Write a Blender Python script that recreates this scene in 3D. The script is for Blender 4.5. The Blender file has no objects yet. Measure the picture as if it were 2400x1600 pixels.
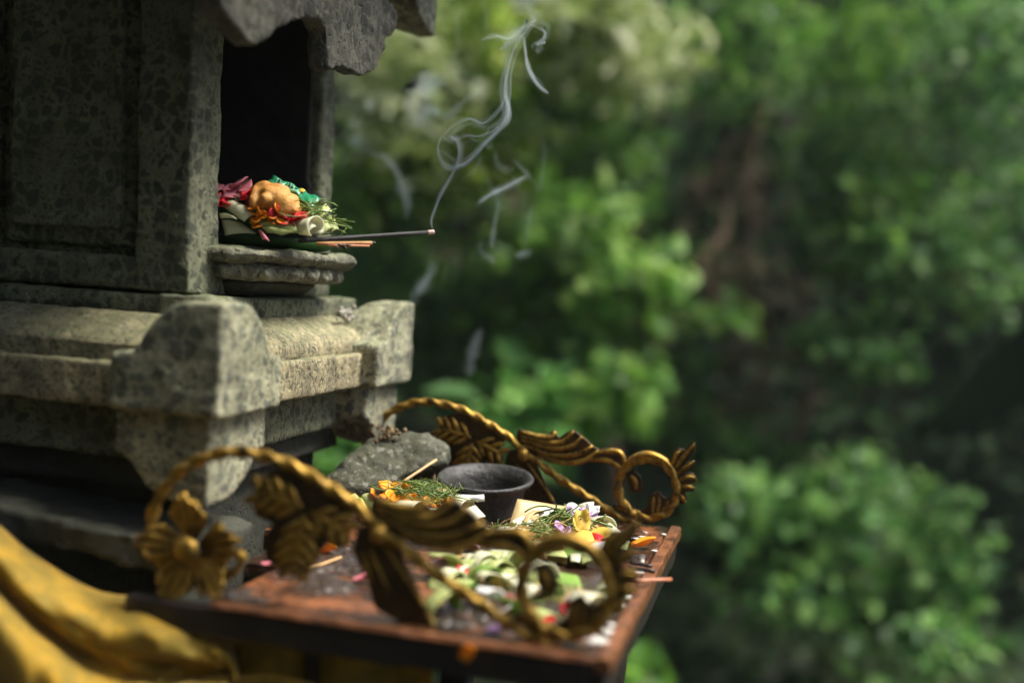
import bpy, math, random
import numpy as np
from mathutils import Vector, noise
rnd = random.Random(7)
R_ = math.radians
scene = bpy.context.scene
COL = scene.collection

# ------------------------------------------------------------------ camera
FPX = 2600.7                                    # focal length in pixels of a 2400 px wide picture
ca = np.array([10200., 784., -FPX]); ca /= np.linalg.norm(ca)
cb = np.array([670., -90., FPX]); cb /= np.linalg.norm(cb)
RM = np.array([ca, cb, np.cross(ca, cb)])       # camera axes (right, down, forward) -> world
CAM = np.array([0., 0., 1.45])
cam = bpy.data.cameras.new('camera'); camo = bpy.data.objects.new('camera', cam); COL.objects.link(camo)
from mathutils import Matrix
cr, cd, cf = RM[:, 0], RM[:, 1], RM[:, 2]
camo.matrix_world = Matrix(((cr[0], -cd[0], -cf[0], CAM[0]), (cr[1], -cd[1], -cf[1], CAM[1]),
                            (cr[2], -cd[2], -cf[2], CAM[2]), (0, 0, 0, 1)))
cam.sensor_width = 36; cam.lens = 36 * FPX / 2400; cam.clip_start = .02; cam.clip_end = 500
cam.dof.use_dof = True; cam.dof.focus_distance = 1.135; cam.dof.aperture_fstop = 1.45
scene.camera = camo

# ------------------------------------------------------------------ world, sun, exposure
SUN_EL, SUN_AZ = 62, 12          # azimuth measured from +X towards +Y
w = bpy.data.worlds.new('World'); scene.world = w; w.use_nodes = True
nt = w.node_tree; nt.nodes.clear()
sky = nt.nodes.new('ShaderNodeTexSky'); sky.sky_type = 'NISHITA'; sky.sun_disc = False
sky.sun_elevation = R_(SUN_EL); sky.sun_rotation = R_(90 - SUN_AZ); sky.dust_density = 4; sky.air_density = 1; sky.ozone_density = 1
bg = nt.nodes.new('ShaderNodeBackground'); bg.inputs[1].default_value = .075
out = nt.nodes.new('ShaderNodeOutputWorld')
nt.links.new(sky.outputs[0], bg.inputs[0]); nt.links.new(bg.outputs[0], out.inputs[0])
sl = bpy.data.lights.new('sun', 'SUN'); so = bpy.data.objects.new('sun', sl); COL.objects.link(so)
sl.energy = 3.6; sl.angle = R_(24); sl.color = (1, .95, .86)
sd = Vector((math.cos(R_(SUN_EL)) * math.cos(R_(SUN_AZ)), math.cos(R_(SUN_EL)) * math.sin(R_(SUN_AZ)), math.sin(R_(SUN_EL))))
so.rotation_euler = sd.to_track_quat('Z', 'Y').to_euler(); so.location = (3, 3, 6)
vs = scene.view_settings; vs.view_transform = 'Standard'; vs.look = 'None'; vs.gamma = 1; vs.exposure = 1.38
scene.cycles.use_denoising = True
scene.cycles.max_bounces = 6; scene.cycles.volume_bounces = 0; scene.cycles.use_adaptive_sampling = True; scene.cycles.adaptive_threshold = .03; scene.cycles.transparent_max_bounces = 16

HAZE = .0022                    # even density of the damp air, set up at the end of the script

# ------------------------------------------------------------------ pixel -> world helpers (photo is 2400x1600)
def ray(x, y): return RM @ np.array([(x - 1200) / FPX, (y - 800) / FPX, 1.0])
def at(x, y, Z): return CAM + ray(x, y) * Z
def onX(x, y, X): r = ray(x, y); return CAM + r * ((X - CAM[0]) / r[0])
def onY(x, y, Y): r = ray(x, y); return CAM + r * ((Y - CAM[1]) / r[1])
def onZ(x, y, z): r = ray(x, y); return CAM + r * ((z - CAM[2]) / r[2])
CR, CU, CT = cr.copy(), -cd, -cf                 # camera right, up, towards viewer

# ------------------------------------------------------------------ materials
class NT:
    def __init__(s, name):
        s.m = bpy.data.materials.new(name); s.m.use_nodes = True; s.t = s.m.node_tree
        s.b = s.t.nodes['Principled BSDF']; s.out = s.t.nodes['Material Output']
        s.co = None
    def n(s, typ, **kw):
        nd = s.t.nodes.new(typ)
        for k, v in kw.items():
            if k.startswith('i_'):
                key = k[2:]; nd.inputs[int(key) if key.isdigit() else key].default_value = v
            else: setattr(nd, k, v)
        return nd
    def l(s, a, b): s.t.links.new(a, b)
    def coord(s):
        if s.co is None: s.co = s.n('ShaderNodeTexCoord').outputs['Object']
        return s.co
    def noise(s, scale, detail=4, rough=.55, vec=None, out=0):
        nd = s.n('ShaderNodeTexNoise'); nd.inputs['Scale'].default_value = scale; nd.inputs['Detail'].default_value = detail
        nd.inputs['Roughness'].default_value = rough; s.l(vec or s.coord(), nd.inputs['Vector']); return nd.outputs[out]
    def ramp(s, fac, stops):
        nd = s.n('ShaderNodeValToRGB'); e = nd.color_ramp.elements
        while len(e) < len(stops): e.new(.5)
        for i, (p, c) in enumerate(stops):
            e[i].position = p; e[i].color = (c if isinstance(c, tuple) else (c, c, c)) + (1,)
        s.l(fac, nd.inputs[0]); return nd.outputs[0]
    def mix(s, fac, a, b, mode='MIX'):
        nd = s.n('ShaderNodeMix', data_type='RGBA', blend_type=mode)
        for sock, v in ((nd.inputs[0], fac), (nd.inputs[6], a), (nd.inputs[7], b)):
            if isinstance(v, (int, float)): sock.default_value = v
            elif isinstance(v, tuple): sock.default_value = v + (1,)
            else: s.l(v, sock)
        return nd.outputs[2]
    def math(s, op, a, b=0.):
        nd = s.n('ShaderNodeMath', operation=op)
        for sock, v in ((nd.inputs[0], a), (nd.inputs[1], b)):
            if isinstance(v, (int, float)): sock.default_value = v
            else: s.l(v, sock)
        return nd.outputs[0]
    def bump(s, h, strength, dist, prev=None):
        nd = s.n('ShaderNodeBump'); nd.inputs['Strength'].default_value = strength; nd.inputs['Distance'].default_value = dist
        s.l(h, nd.inputs['Height'])
        if prev: s.l(prev, nd.inputs['Normal'])
        return nd.outputs[0]
    def fin(s, col=None, rough=None, normal=None, **kw):
        for sock, v in ((s.b.inputs['Base Color'], col), (s.b.inputs['Roughness'], rough), (s.b.inputs['Normal'], normal)):
            if v is None: continue
            if isinstance(v, (int, float)): sock.default_value = v
            elif isinstance(v, tuple): sock.default_value = v + (1,)
            else: s.l(v, sock)
        for k, v in kw.items(): s.b.inputs[k.replace('_', ' ')].default_value = v
        return s.m

def stone(name, matrix, matrix2, pebA, pebB, scale, cover, moss=.35, top=.5):
    s = NT(name)
    wob = s.n('ShaderNodeVectorMath', operation='MULTIPLY_ADD')
    s.l(s.noise(scale * .9, 4, .65, out=1), wob.inputs[0]); wob.inputs[1].default_value = (.9 / scale,) * 3
    s.l(s.coord(), wob.inputs[2])
    def peb(sc, lo, seed):
        e = s.n('ShaderNodeTexVoronoi', feature='DISTANCE_TO_EDGE'); c = s.n('ShaderNodeTexVoronoi')
        for q in (e, c): q.inputs['Scale'].default_value = sc; s.l(wob.outputs[0], q.inputs['Vector'])
        col = s.n('ShaderNodeSeparateColor'); s.l(c.outputs['Color'], col.inputs[0])
        thr = s.math('MULTIPLY_ADD', s.noise(sc * .35, 2, .5), .30); thr.node.inputs[2].default_value = lo - .11
        mk = s.ramp(s.math('SUBTRACT', e.outputs['Distance'], thr), [(0., 0.), (.07, 1.)])
        return s.math('MULTIPLY', mk, s.ramp(col.outputs[2], [(.28, 0.), (.36, 1.)])), col
    lo = max(.02, (.5 - cover) * .45)
    mask, rc = peb(scale, lo, 0); mask2, rc2 = peb(scale * 2.4, lo + .05, 1)
    big = s.noise(7, 4, .6); fine = s.noise(420, 3, .7); mid = s.noise(60, 5, .65)
    mcol = s.mix(s.ramp(mid, [(.35, 0.), (.68, 1.)]), matrix, matrix2)
    mcol = s.mix(.4, mcol, s.ramp(fine, [(.3, .12), (.75, .8)]), 'OVERLAY')
    pcol = s.mix(rc.outputs[1], pebA, pebB)
    c = s.mix(s.math('MULTIPLY', mask2, .75), mcol, s.mix(rc2.outputs[0], pebA, pebB)); c = s.mix(s.math('MULTIPLY', mask, .84), c, pcol)
    c = s.mix(s.ramp(big, [(.38, 0.), (.66, moss)]), c, (.062, .075, .030))
    mp = s.n('ShaderNodeMapping'); s.l(s.coord(), mp.inputs[0]); mp.inputs['Scale'].default_value = (38, 38, 5)
    c = s.mix(s.ramp(s.noise(1., 4, .6, mp.outputs[0]), [(.50, 0.), (.74, .6)]), c, (.035, .034, .024))
    c = s.mix(s.ramp(s.noise(16, 6, .7), [(.46, 0.), (.72, .6)]), c, (.045, .042, .030))
    c = s.mix(s.ramp(s.noise(110, 4, .75), [(.54, 0.), (.70, .6)]), c, (.035, .036, .024))
    c = s.mix(s.ramp(s.noise(40, 6, .8), [(.60, 0.), (.70, .5)]), c, matrix)
    sep = s.n('ShaderNodeSeparateXYZ'); s.l(s.n('ShaderNodeNewGeometry').outputs['Normal'], sep.inputs[0])
    c = s.mix(s.math('MULTIPLY', s.ramp(sep.outputs[2], [(.3, 0.), (.95, top)]), s.ramp(mid, [(.3, 0.), (.6, 1.)])), c, (.14, .16, .065))
    n1 = s.bump(mask, .3, .0010); n2 = s.bump(mid, .5, .003, n1); n3 = s.bump(fine, .55, .0012, n2)
    pits = s.ramp(s.noise(150, 2, .5), [(.30, 0.), (.42, 1.)]); n4 = s.bump(pits, .7, .002, n3)
    return s.fin(c, s.ramp(mid, [(.2, .7), (.8, .95)]), n4)

M = {}
M['stone_body'] = stone('stone_body', (.21, .22, .135), (.125, .135, .08), (.014, .018, .012), (.038, .045, .031), 70, .34, .4)
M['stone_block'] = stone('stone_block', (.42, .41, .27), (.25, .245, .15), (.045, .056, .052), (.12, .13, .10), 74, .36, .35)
M['stone_fine'] = stone('stone_fine', (.44, .38, .22), (.24, .20, .11), (.075, .078, .052), (.13, .125, .085), 150, .34, .4)
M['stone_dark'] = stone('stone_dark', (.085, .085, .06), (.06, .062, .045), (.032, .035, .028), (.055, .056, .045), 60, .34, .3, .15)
M['stone_tray'] = stone('stone_tray', (.26, .25, .18), (.15, .145, .10), (.05, .053, .045), (.09, .09, .07), 90, .40, .35)
M['stone_shaded'] = stone('stone_shaded', (.024, .025, .02), (.015, .016, .012), (.009, .010, .008), (.015, .016, .013), 60, .34, .2, .06)  # near-black copy of the stone, paints shade under overhangs and tray
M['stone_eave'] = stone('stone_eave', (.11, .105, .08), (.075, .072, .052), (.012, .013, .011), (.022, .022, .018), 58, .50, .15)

def simple(name, c1, c2, scale=60, rough=.6, bump=.3, dist=.001, sub=0, **kw):
    s = NT(name); n = s.noise(scale, 5, .6)
    return s.fin(s.mix(s.ramp(n, [(.3, 0.), (.7, 1.)]), c1, c2), rough, s.bump(n, bump, dist), **kw)

def leafy(name, c1, c2, c3, trans=.45, rough=.5, scale=60, spec=.35):
    s = NT(name)
    ri = s.n('ShaderNodeNewGeometry').outputs['Random Per Island']
    c = s.ramp(ri, [(0., c1), (.55, c2), (1., c3)])
    c = s.mix(.35, c, s.ramp(s.noise(scale, 3, .6), [(.25, .2), (.8, .8)]), 'OVERLAY')
    s.fin(c, rough); s.b.inputs['Specular IOR Level'].default_value = spec
    tr = s.n('ShaderNodeBsdfTranslucent'); s.l(c, tr.inputs[0])
    mx = s.n('ShaderNodeMixShader'); mx.inputs[0].default_value = trans
    s.l(s.b.outputs[0], mx.inputs[1]); s.l(tr.outputs[0], mx.inputs[2]); s.l(mx.outputs[0], s.out.inputs[0])
    return s.m

M['leaf_yellow'] = leafy('leaf_yellow', (.055, .13, .010), (.20, .34, .02), (.52, .56, .17), .5, .42)
M['leaf_highlight'] = leafy('leaf_highlight', (.16, .24, .04), (.36, .42, .16), (.66, .68, .48), .4, .35)  # pale tones paint glossy highlights into the leaf colour
M['leaf_green'] = leafy('leaf_green', (.022, .075, .010), (.08, .21, .022), (.22, .40, .06))
M['leaf_bright'] = leafy('leaf_bright', (.04, .12, .018), (.12, .27, .03), (.28, .42, .10))
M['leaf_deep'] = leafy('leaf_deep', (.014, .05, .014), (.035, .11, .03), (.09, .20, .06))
M['leaf_blue'] = leafy('leaf_blue', (.018, .065, .015), (.075, .21, .035), (.24, .43, .10))
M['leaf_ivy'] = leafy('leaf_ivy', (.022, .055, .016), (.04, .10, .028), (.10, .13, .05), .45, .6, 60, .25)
M['leaf_black'] = leafy('leaf_black', (.008, .022, .007), (.010, .026, .008), (.012, .030, .009), .1, .9, 60, .05)
M['leaf_tan'] = leafy('leaf_tan', (.12, .10, .045), (.30, .23, .12), (.55, .46, .27), .35)
M['leaf_dry'] = leafy('leaf_dry', (.12, .075, .04), (.20, .135, .075), (.30, .22, .12), .2)
M['janur_cream'] = leafy('janur_cream', (.62, .62, .40), (.70, .70, .50), (.76, .75, .60), .3, .38, 25)
M['janur_green'] = leafy('janur_green', (.36, .44, .13), (.46, .52, .20), (.56, .60, .30), .3, .38, 25)
M['janur_leaf'] = leafy('janur_leaf', (.14, .26, .04), (.20, .34, .06), (.26, .40, .09), .3, .4, 25)
M['janur_tan'] = leafy('janur_tan', (.46, .33, .15), (.56, .42, .20), (.60, .48, .26), .2, .45, 60)
M['leaf_tray'] = leafy('leaf_tray', (.30, .18, .055), (.38, .24, .08), (.42, .30, .11), .15, .5, 60)
M['pandan'] = leafy('pandan', (.07, .12, .02), (.13, .20, .04), (.24, .30, .09), .2, .4)
M['orange_petal'] = leafy('orange_petal', (.75, .24, .008), (.83, .32, .012), (.88, .42, .03), .3, .5)
M['red_petal'] = leafy('red_petal', (.55, .010, .022), (.65, .018, .03), (.70, .05, .05), .3, .45)
M['pink_petal'] = leafy('pink_petal', (.66, .17, .22), (.72, .25, .30), (.76, .34, .36), .3, .45)
M['purple_petal'] = leafy('purple_petal', (.34, .10, .36), (.46, .26, .50), (.62, .52, .66), .3, .45)
M['white_petal'] = leafy('white_petal', (.68, .68, .64), (.74, .74, .72), (.80, .80, .80), .3, .45)
M['yellow_petal'] = leafy('yellow_petal', (.62, .42, .05), (.68, .50, .09), (.72, .56, .14), .3, .45)
M['paper'] = simple('paper', (.72, .72, .70), (.78, .78, .77), 120, .6, .05)
M['niche_shade'] = simple('niche_shade', (.006, .006, .006), (.014, .014, .013), 60, .95, .5, .002)  # near-black tone standing in for the niche's inner shade
M['bamboo'] = simple('bamboo', (.42, .24, .10), (.55, .36, .17), 90, .5, .2)
M['bamboo_red'] = simple('bamboo_red', (.38, .13, .06), (.46, .20, .09), 90, .5, .2)
M['incense_black'] = simple('incense_black', (.012, .012, .012), (.022, .021, .02), 300, .7, .4)
M['incense_brown'] = simple('incense_brown', (.30, .14, .045), (.38, .19, .07), 300, .7, .4)
M['incense_ash'] = simple('incense_ash', (.40, .27, .24), (.58, .44, .40), 300, .9, .4)
M['clay_black'] = simple('clay_black', (.006, .006, .006), (.030, .029, .027), 80, .55, .9, .004)
M['ash'] = simple('ash', (.010, .007, .005), (.06, .040, .028), 130, .38, .6, .002)
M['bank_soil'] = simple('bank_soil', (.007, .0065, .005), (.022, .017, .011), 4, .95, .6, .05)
M['ground'] = simple('ground', (.008, .008, .006), (.02, .018, .012), 5, .95, .6, .03)
M['bark'] = simple('bark', (.075, .048, .028), (.16, .11, .065), 40, .85, .7, .004)
M['vine'] = simple('vine', (.12, .075, .04), (.26, .18, .10), 30, .85, .6, .004)
M['thatch'] = simple('thatch', (.012, .011, .010), (.03, .028, .025), 90, .95, .7, .01)
M['wrapper_dark'] = simple('wrapper_dark', (.008, .13, .055), (.012, .20, .085), 50, .28, .2)
M['wrapper_pale'] = simple('wrapper_pale', (.14, .42, .26), (.25, .52, .36), 70, .28, .2)
M['wrapper_gold'] = simple('wrapper_gold', (.55, .36, .04), (.60, .40, .06), 50, .3, .2)
M['blocker_wall'] = simple('blocker_wall', (.02, .03, .012), (.06, .065, .035), 3, .95, .5, .02)
M['white_dab'] = simple('white_dab', (.42, .40, .36), (.60, .58, .54), 80, .5, .3)
M['lichen_dab'] = simple('lichen_dab', (.20, .19, .15), (.36, .33, .28), 200, .9, .4)

def gold():
    s = NT('gilded_iron'); n = s.noise(55, 5, .65); f = s.noise(260, 3, .6)
    c = s.mix(s.ramp(n, [(.34, 0.), (.66, 1.)]), (.085, .048, .008), (.40, .235, .036))
    c = s.mix(s.ramp(f, [(.42, 0.), (.7, .7)]), c, (.52, .33, .075))
    c = s.mix(s.ramp(s.noise(38, 6, .75), [(.56, 0.), (.62, .85)]), c, (.030, .016, .008))
    return s.fin(c, s.ramp(n, [(.3, .62), (.7, .42)]), s.bump(f, .6, .0010), Metallic=.8)
M['gold'] = gold()
M['gold_shaded'] = simple('gold_shaded', (.018, .011, .004), (.075, .040, .010), 70, .5, .5, .0015, Metallic=.5)  # darker copy of the gilding, paints shade between the ridges

def wood():
    s = NT('table_wood')
    mp = s.n('ShaderNodeMapping'); s.l(s.coord(), mp.inputs[0]); mp.inputs['Scale'].default_value = (6, 90, 60)
    g = s.noise(1.0, 6, .65, mp.outputs[0]); p = s.noise(14, 5, .7); q = s.noise(70, 4, .7)
    c = s.mix(s.ramp(g, [(.3, 0.), (.7, 1.)]), (.13, .045, .018), (.27, .10, .038))
    c = s.mix(s.ramp(p, [(.36, 0.), (.53, .95)]), c, (.022, .014, .010))
    c = s.mix(s.ramp(q, [(.60, 0.), (.74, .55)]), c, (.24, .18, .14))
    r = s.ramp(p, [(.38, .36), (.62, .12)])
    return s.fin(c, r, s.bump(q, .55, .0022, s.bump(g, .5, .0012)))
M['wood'] = wood()
M['wood_edge'] = simple('wood_edge', (.035, .016, .009), (.22, .085, .033), 60, .34, .8, .003)
M['wood_black'] = simple('wood_black', (.007, .0055, .0045), (.022, .015, .011), 60, .45, .7, .002)

def cloth():
    s = NT('yellow_cloth'); n = s.noise(45, 5, .7)
    c = s.mix(s.ramp(n, [(.44, 0.), (.62, 1.)]), (.32, .22, .022), (.54, .33, .022))
    wv = s.n('ShaderNodeTexWave'); wv.inputs['Scale'].default_value = 420; s.l(s.coord(), wv.inputs['Vector'])
    s.fin(c, .75, s.bump(wv.outputs['Fac'], .15, .0004, s.bump(s.noise(30, 3, .5), .5, .004)), Sheen_Weight=.2)
    tr = s.n('ShaderNodeBsdfTranslucent'); s.l(c, tr.inputs[0]); mx = s.n('ShaderNodeMixShader'); mx.inputs[0].default_value = .5
    s.l(s.b.outputs[0], mx.inputs[1]); s.l(tr.outputs[0], mx.inputs[2]); s.l(mx.outputs[0], s.out.inputs[0]); return s.m
M['cloth'] = cloth()

def fritter():
    s = NT('fried_dough'); n = s.noise(90, 5, .65); b = s.noise(28, 4, .6)
    c = s.mix(s.ramp(b, [(.3, 0.), (.7, 1.)]), (.42, .17, .03), (.58, .29, .06))
    c = s.mix(s.ramp(s.noise(260, 2, .5), [(.66, 0.), (.76, .8)]), c, (.10, .04, .01))
    return s.fin(c, .58, s.bump(s.noise(320, 4, .7), .5, .0012, s.bump(n, .8, .0030)))
M['fritter'] = fritter()

def smoke_mat(name, dens, streak=0):
    m = bpy.data.materials.new(name); m.use_nodes = True; t = m.node_tree; t.nodes.clear()
    o = t.nodes.new('ShaderNodeOutputMaterial'); v = t.nodes.new('ShaderNodeVolumePrincipled')
    v.inputs['Color'].default_value = (.80, .94, .98, 1); v.inputs['Density'].default_value = dens; v.inputs['Anisotropy'].default_value = .25
    t.links.new(v.outputs[0], o.inputs['Volume']); return m
M['smoke_thick'] = smoke_mat('smoke_thick', 50); M['smoke_mid'] = smoke_mat('smoke_mid', 4.6); M['smoke_thin'] = smoke_mat('smoke_thin', 2.4)

# ------------------------------------------------------------------ mesh helpers
ORG = {}
def tag(o, label=None, cat=None, group=None, kind=None):
    if label: o['label'] = label
    if cat: o['category'] = cat
    if group: o['group'] = group
    if kind: o['kind'] = kind
    return o
def empty(name, loc, label, cat, group=None):
    o = bpy.data.objects.new(name, None); COL.objects.link(o); o.location = tuple(loc); o.empty_display_size = .02
    ORG[o] = np.array(loc, float); return tag(o, label, cat, group)

class MB:
    def __init__(s): s.v = []; s.f = []
    def add(s, vs, fs):
        k = len(s.v); s.v += [tuple(map(float, p)) for p in vs]; s.f += [tuple(i + k for i in f) for f in fs]; return s
    def box(s, x0, x1, y0, y1, z0, z1, M_=None):
        p = [(x, y, z) for z in (z0, z1) for y in (y0, y1) for x in (x0, x1)]
        if M_: p = [M_(np.array(q)) for q in p]
        return s.add(p, [(0, 2, 3, 1), (4, 5, 7, 6), (0, 1, 5, 4), (2, 6, 7, 3), (0, 4, 6, 2), (1, 3, 7, 5)])
    def frustum(s, a, za, b, zb):      # a,b = (x0,x1,y0,y1)
        p = [(x, y, za) for y in a[2:] for x in a[:2]] + [(x, y, zb) for y in b[2:] for x in b[:2]]
        return s.add(p, [(0, 2, 3, 1), (4, 5, 7, 6), (0, 1, 5, 4), (2, 6, 7, 3), (0, 4, 6, 2), (1, 3, 7, 5)])
    def grid(s, P, closeu=False, closev=False):
        n, m = len(P), len(P[0]); vs = [q for r in P for q in r]; fs = []
        for i in range(n if closeu else n - 1):
            for j in range(m if closev else m - 1):
                a, b = i % n, (i + 1) % n; c, d = j % m, (j + 1) % m
                fs.append((a * m + c, a * m + d, b * m + d, b * m + c))
        return s.add(vs, fs)
    def sheet(s, P, th):               # grid given a real thickness
        P = np.array(P, float); du = np.gradient(P, axis=0); dv = np.gradient(P, axis=1)
        N = np.cross(du, dv); N /= (np.linalg.norm(N, axis=2, keepdims=True) + 1e-12)
        A = P + N * th / 2; B = P - N * th / 2; n, m = P.shape[:2]
        k = len(s.v); s.v += [tuple(q) for q in A.reshape(-1, 3)] + [tuple(q) for q in B.reshape(-1, 3)]
        ia = lambda i, j: k + i * m + j
        ib = lambda i, j: k + n * m + i * m + j
        for i in range(n - 1):
            for j in range(m - 1):
                s.f.append((ia(i, j), ia(i, j + 1), ia(i + 1, j + 1), ia(i + 1, j)))
                s.f.append((ib(i, j), ib(i + 1, j), ib(i + 1, j + 1), ib(i, j + 1)))
        for i in range(n - 1):
            s.f.append((ia(i, 0), ia(i + 1, 0), ib(i + 1, 0), ib(i, 0))); s.f.append((ia(i, m - 1), ib(i, m - 1), ib(i + 1, m - 1), ia(i + 1, m - 1)))
        for j in range(m - 1):
            s.f.append((ia(0, j), ib(0, j), ib(0, j + 1), ia(0, j + 1))); s.f.append((ia(n - 1, j), ia(n - 1, j + 1), ib(n - 1, j + 1), ib(n - 1, j)))
        return s
    def tube(s, path, rad, seg=8, twist=0., lobes=0, flat=1., up=(0, 0, 1), closed=False, caps=True):
        P = np.array(path, float); n = len(P)
        T = (np.roll(P, -1, 0) - np.roll(P, 1, 0)) if closed else np.gradient(P, axis=0)
        T /= (np.linalg.norm(T, axis=1, keepdims=True) + 1e-12)
        u = np.array(up, float); rows = []; N = None; acc = 0.
        for i in range(n):
            t = T[i]
            if N is None:
                N = u - t * (u @ t)
                if np.linalg.norm(N) < 1e-4: N = np.array([1., 0, 0]) - t * t[0]
            else: N = N - t * (N @ t)
            N = N / np.linalg.norm(N); B = np.cross(t, N)
            if i: acc += np.linalg.norm(P[i] - P[i - 1])
            r = rad(i / max(1, n - 1)) if callable(rad) else rad
            row = []
            for k in range(seg):
                a = 2 * math.pi * k / seg
                q = r * (1 + (.20 * math.cos(lobes * a) if lobes else 0)); aa = a + acc * twist
                row.append(P[i] + N * (q * math.cos(aa)) + B * (q * math.sin(aa) * flat))
            rows.append(row)
        k0 = len(s.v); s.grid(rows, closeu=closed, closev=True)
        if caps and not closed:
            s.f.append(tuple(k0 + k for k in range(seg))[::-1]); s.f.append(tuple(k0 + (n - 1) * seg + k for k in range(seg)))
        return s
    def ball(s, c, r, nu=10, nv=8, nz=0., sc=(1, 1, 1), seed=0):
        c = np.array(c, float); rows = []
        for i in range(nv + 1):
            th = math.pi * i / nv; row = []
            for j in range(nu):
                ph = 2 * math.pi * j / nu; d = np.array([math.sin(th) * math.cos(ph), math.sin(th) * math.sin(ph), math.cos(th)])
                k = 1 + nz * noise.noise(Vector(d * 1.7 + seed)) if nz else 1
                row.append(c + d * r * k * np.array(sc))
            rows.append(row)
        return s.grid(rows, closev=True)
    def plate(s, outline, nrm, th):    # polygon with thickness
        O = np.array(outline, float); n = len(O); d = np.array(nrm, float) * th / 2
        k = len(s.v); s.v += [tuple(q) for q in O + d] + [tuple(q) for q in O - d]
        s.f.append(tuple(range(k, k + n))); s.f.append(tuple(range(k + 2 * n - 1, k + n - 1, -1)))
        for i in range(n):
            j = (i + 1) % n; s.f.append((k + i, k + n + i, k + n + j, k + j))
        return s
    def build(s, name, mat, parent=None, org=None, smooth=True):
        me = bpy.data.meshes.new(name)
        o = bpy.data.objects.new(name, me); COL.objects.link(o)
        if parent is not None: o.parent = parent; g = ORG[parent]
        else: g = np.array(org if org is not None else (0, 0, 0), float); o.location = tuple(g)
        ORG[o] = g
        me.from_pydata([tuple(np.array(p) - g) for p in s.v], [], s.f); me.update()
        if smooth: me.polygons.foreach_set('use_smooth', [True] * len(me.polygons))
        me.materials.append(M[mat]); return o

def spline(pts, n):
    P = np.array(pts, float); P = np.vstack([2 * P[0] - P[1], P, 2 * P[-1] - P[-2]]); res = []; m = len(pts) - 1
    for k in range(n):
        t = k / (n - 1) * m; i = min(int(t), m - 1); f = t - i; a, b, c, d = P[i:i + 4]
        res.append(.5 * ((2 * b) + (c - a) * f + (2 * a - 5 * b + 4 * c - d) * f * f + (3 * b - a - 3 * c + d) * f ** 3))
    return np.array(res)
tex1 = bpy.data.textures.new('chip_small', 'CLOUDS'); tex1.noise_scale = .016; tex1.noise_depth = 3
tex2 = bpy.data.textures.new('chip_large', 'CLOUDS'); tex2.noise_scale = .06; tex2.noise_depth = 2
def weather(o, vox=.004, a=.004, b=.005):
    r = o.modifiers.new('voxel', 'REMESH'); r.mode = 'VOXEL'; r.voxel_size = vox; r.use_smooth_shade = True
    for t, k in ((tex1, a), (tex2, b)):
        d = o.modifiers.new('wear', 'DISPLACE'); d.texture = t; d.strength = k; d.mid_level = .5; d.texture_coords = 'LOCAL'
    return o

# ------------------------------------------------------------------ ground and bank
def bank_y(x, z):
    return 5.35 + .38 * z + .35 * noise.noise(Vector((x * .5, z * .6, 3.1))) + .14 * noise.noise(Vector((x * 1.7, z * 1.7, 9.)))
g = MB()
xs = [-150, -60, -25, -12] + [i * .8 for i in range(-10, 11)] + [12, 25, 60, 150]
ys = [-150, -60, -20, -8] + [i * .6 for i in range(-8, 10)]
g.grid([[(x, y, .04 * noise.noise(Vector((x, y, 0))) if abs(x) < 9 and y > -6 else 0) for x in xs] for y in ys])
tag(g.build('ground', 'ground'), kind='structure')
g = MB(); rows = []
bx = [-150, -60, -25, -12] + [i * .22 for i in range(-36, 37)] + [12, 25, 60, 150]
for z in [-.3] + [i * .16 for i in range(0, 27)]:
    rows.append([(x, bank_y(x, z) if abs(x) < 10 else 5.35 + .38 * z, z) for x in bx])
rows.append([(x, 14, 5.2) for x in bx]); rows.append([(x, 120, 9) for x in bx])
g.grid(rows); tag(g.build('hillside', 'bank_soil'), kind='structure')

# unseen walls added behind and left of the camera to block sky light
for nm, b in (('sky_block_wall', (-4.2, 3.2, -1.75, -1.5, -.1, 3.4)), ('sky_block_wall', (-4.2, -3.95, -1.49, 5.4, -.1, 3.4))):
    o = MB().box(*b).build(nm, 'blocker_wall', smooth=False); tag(o, kind='structure')

# ------------------------------------------------------------------ shrine
XR, YN, YF = -.458, .827, 1.302          # outer planes of the corner blocks
BX, BY0, BY1 = -.55, .9456, 1.253        # body planes
BXL = BX - .25; XL = BXL - .0915
shrine = empty('stone_shrine', (-.67, 1.07, 0), 'weathered grey stone shrine with a dark niche, stepped base and corner blocks', 'shrine')
def ring(name, mat, inset, z0, z1, vox=.0034, a=.0035, b=.003, inset2=None, iy=None):
    i2 = inset if inset2 is None else inset2
    m = MB().frustum((XL + inset, XR - inset, YN + inset, YF - inset), z0, (XL + i2, XR - i2, YN + i2, YF - i2), z1)
    return weather(m.build(name, mat, shrine), vox, a, b)
ring('fascia_course', 'stone_fine', .020, 1.322, 1.3605)
ring('fillet_course', 'stone_fine', .032, 1.3575, 1.377)
# concave slope: stacked frusta make the cavetto
m = MB(); prof = [(.033, 1.375), (.036, 1.379), (.045, 1.385), (.057, 1.392), (.068, 1.398), (.075, 1.4025)]
lv = [[(XL + i, YN + i, z), (XR - i, YN + i, z), (XR - i, YF - i, z), (XL + i, YF - i, z)] for i, z in prof]
m.grid(lv, closev=True); k = len(m.v); m.f.append((3, 2, 1, 0)); m.f.append((k - 4, k - 3, k - 2, k - 1))
weather(m.build('sloping_course', 'stone_fine', shrine), .004, .003, .003)
m = MB().box(BXL - .02, BX + .020, BY0 - .022, BY1 + .015, 1.399, 1.4200)
for cx, sx in ((BX + .020, 1), (BXL - .02, -1)):
    for cy, sy in ((BY0 - .022, -1), (BY1 + .015, 1)):
        m.box(*sorted((cx - sx * .045, cx + sx * .007)), *sorted((cy - sy * .045, cy + sy * .006)), 1.3985, 1.4215)
weather(m.build('plinth_course', 'stone_body', shrine), .004, .004, .003)

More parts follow.
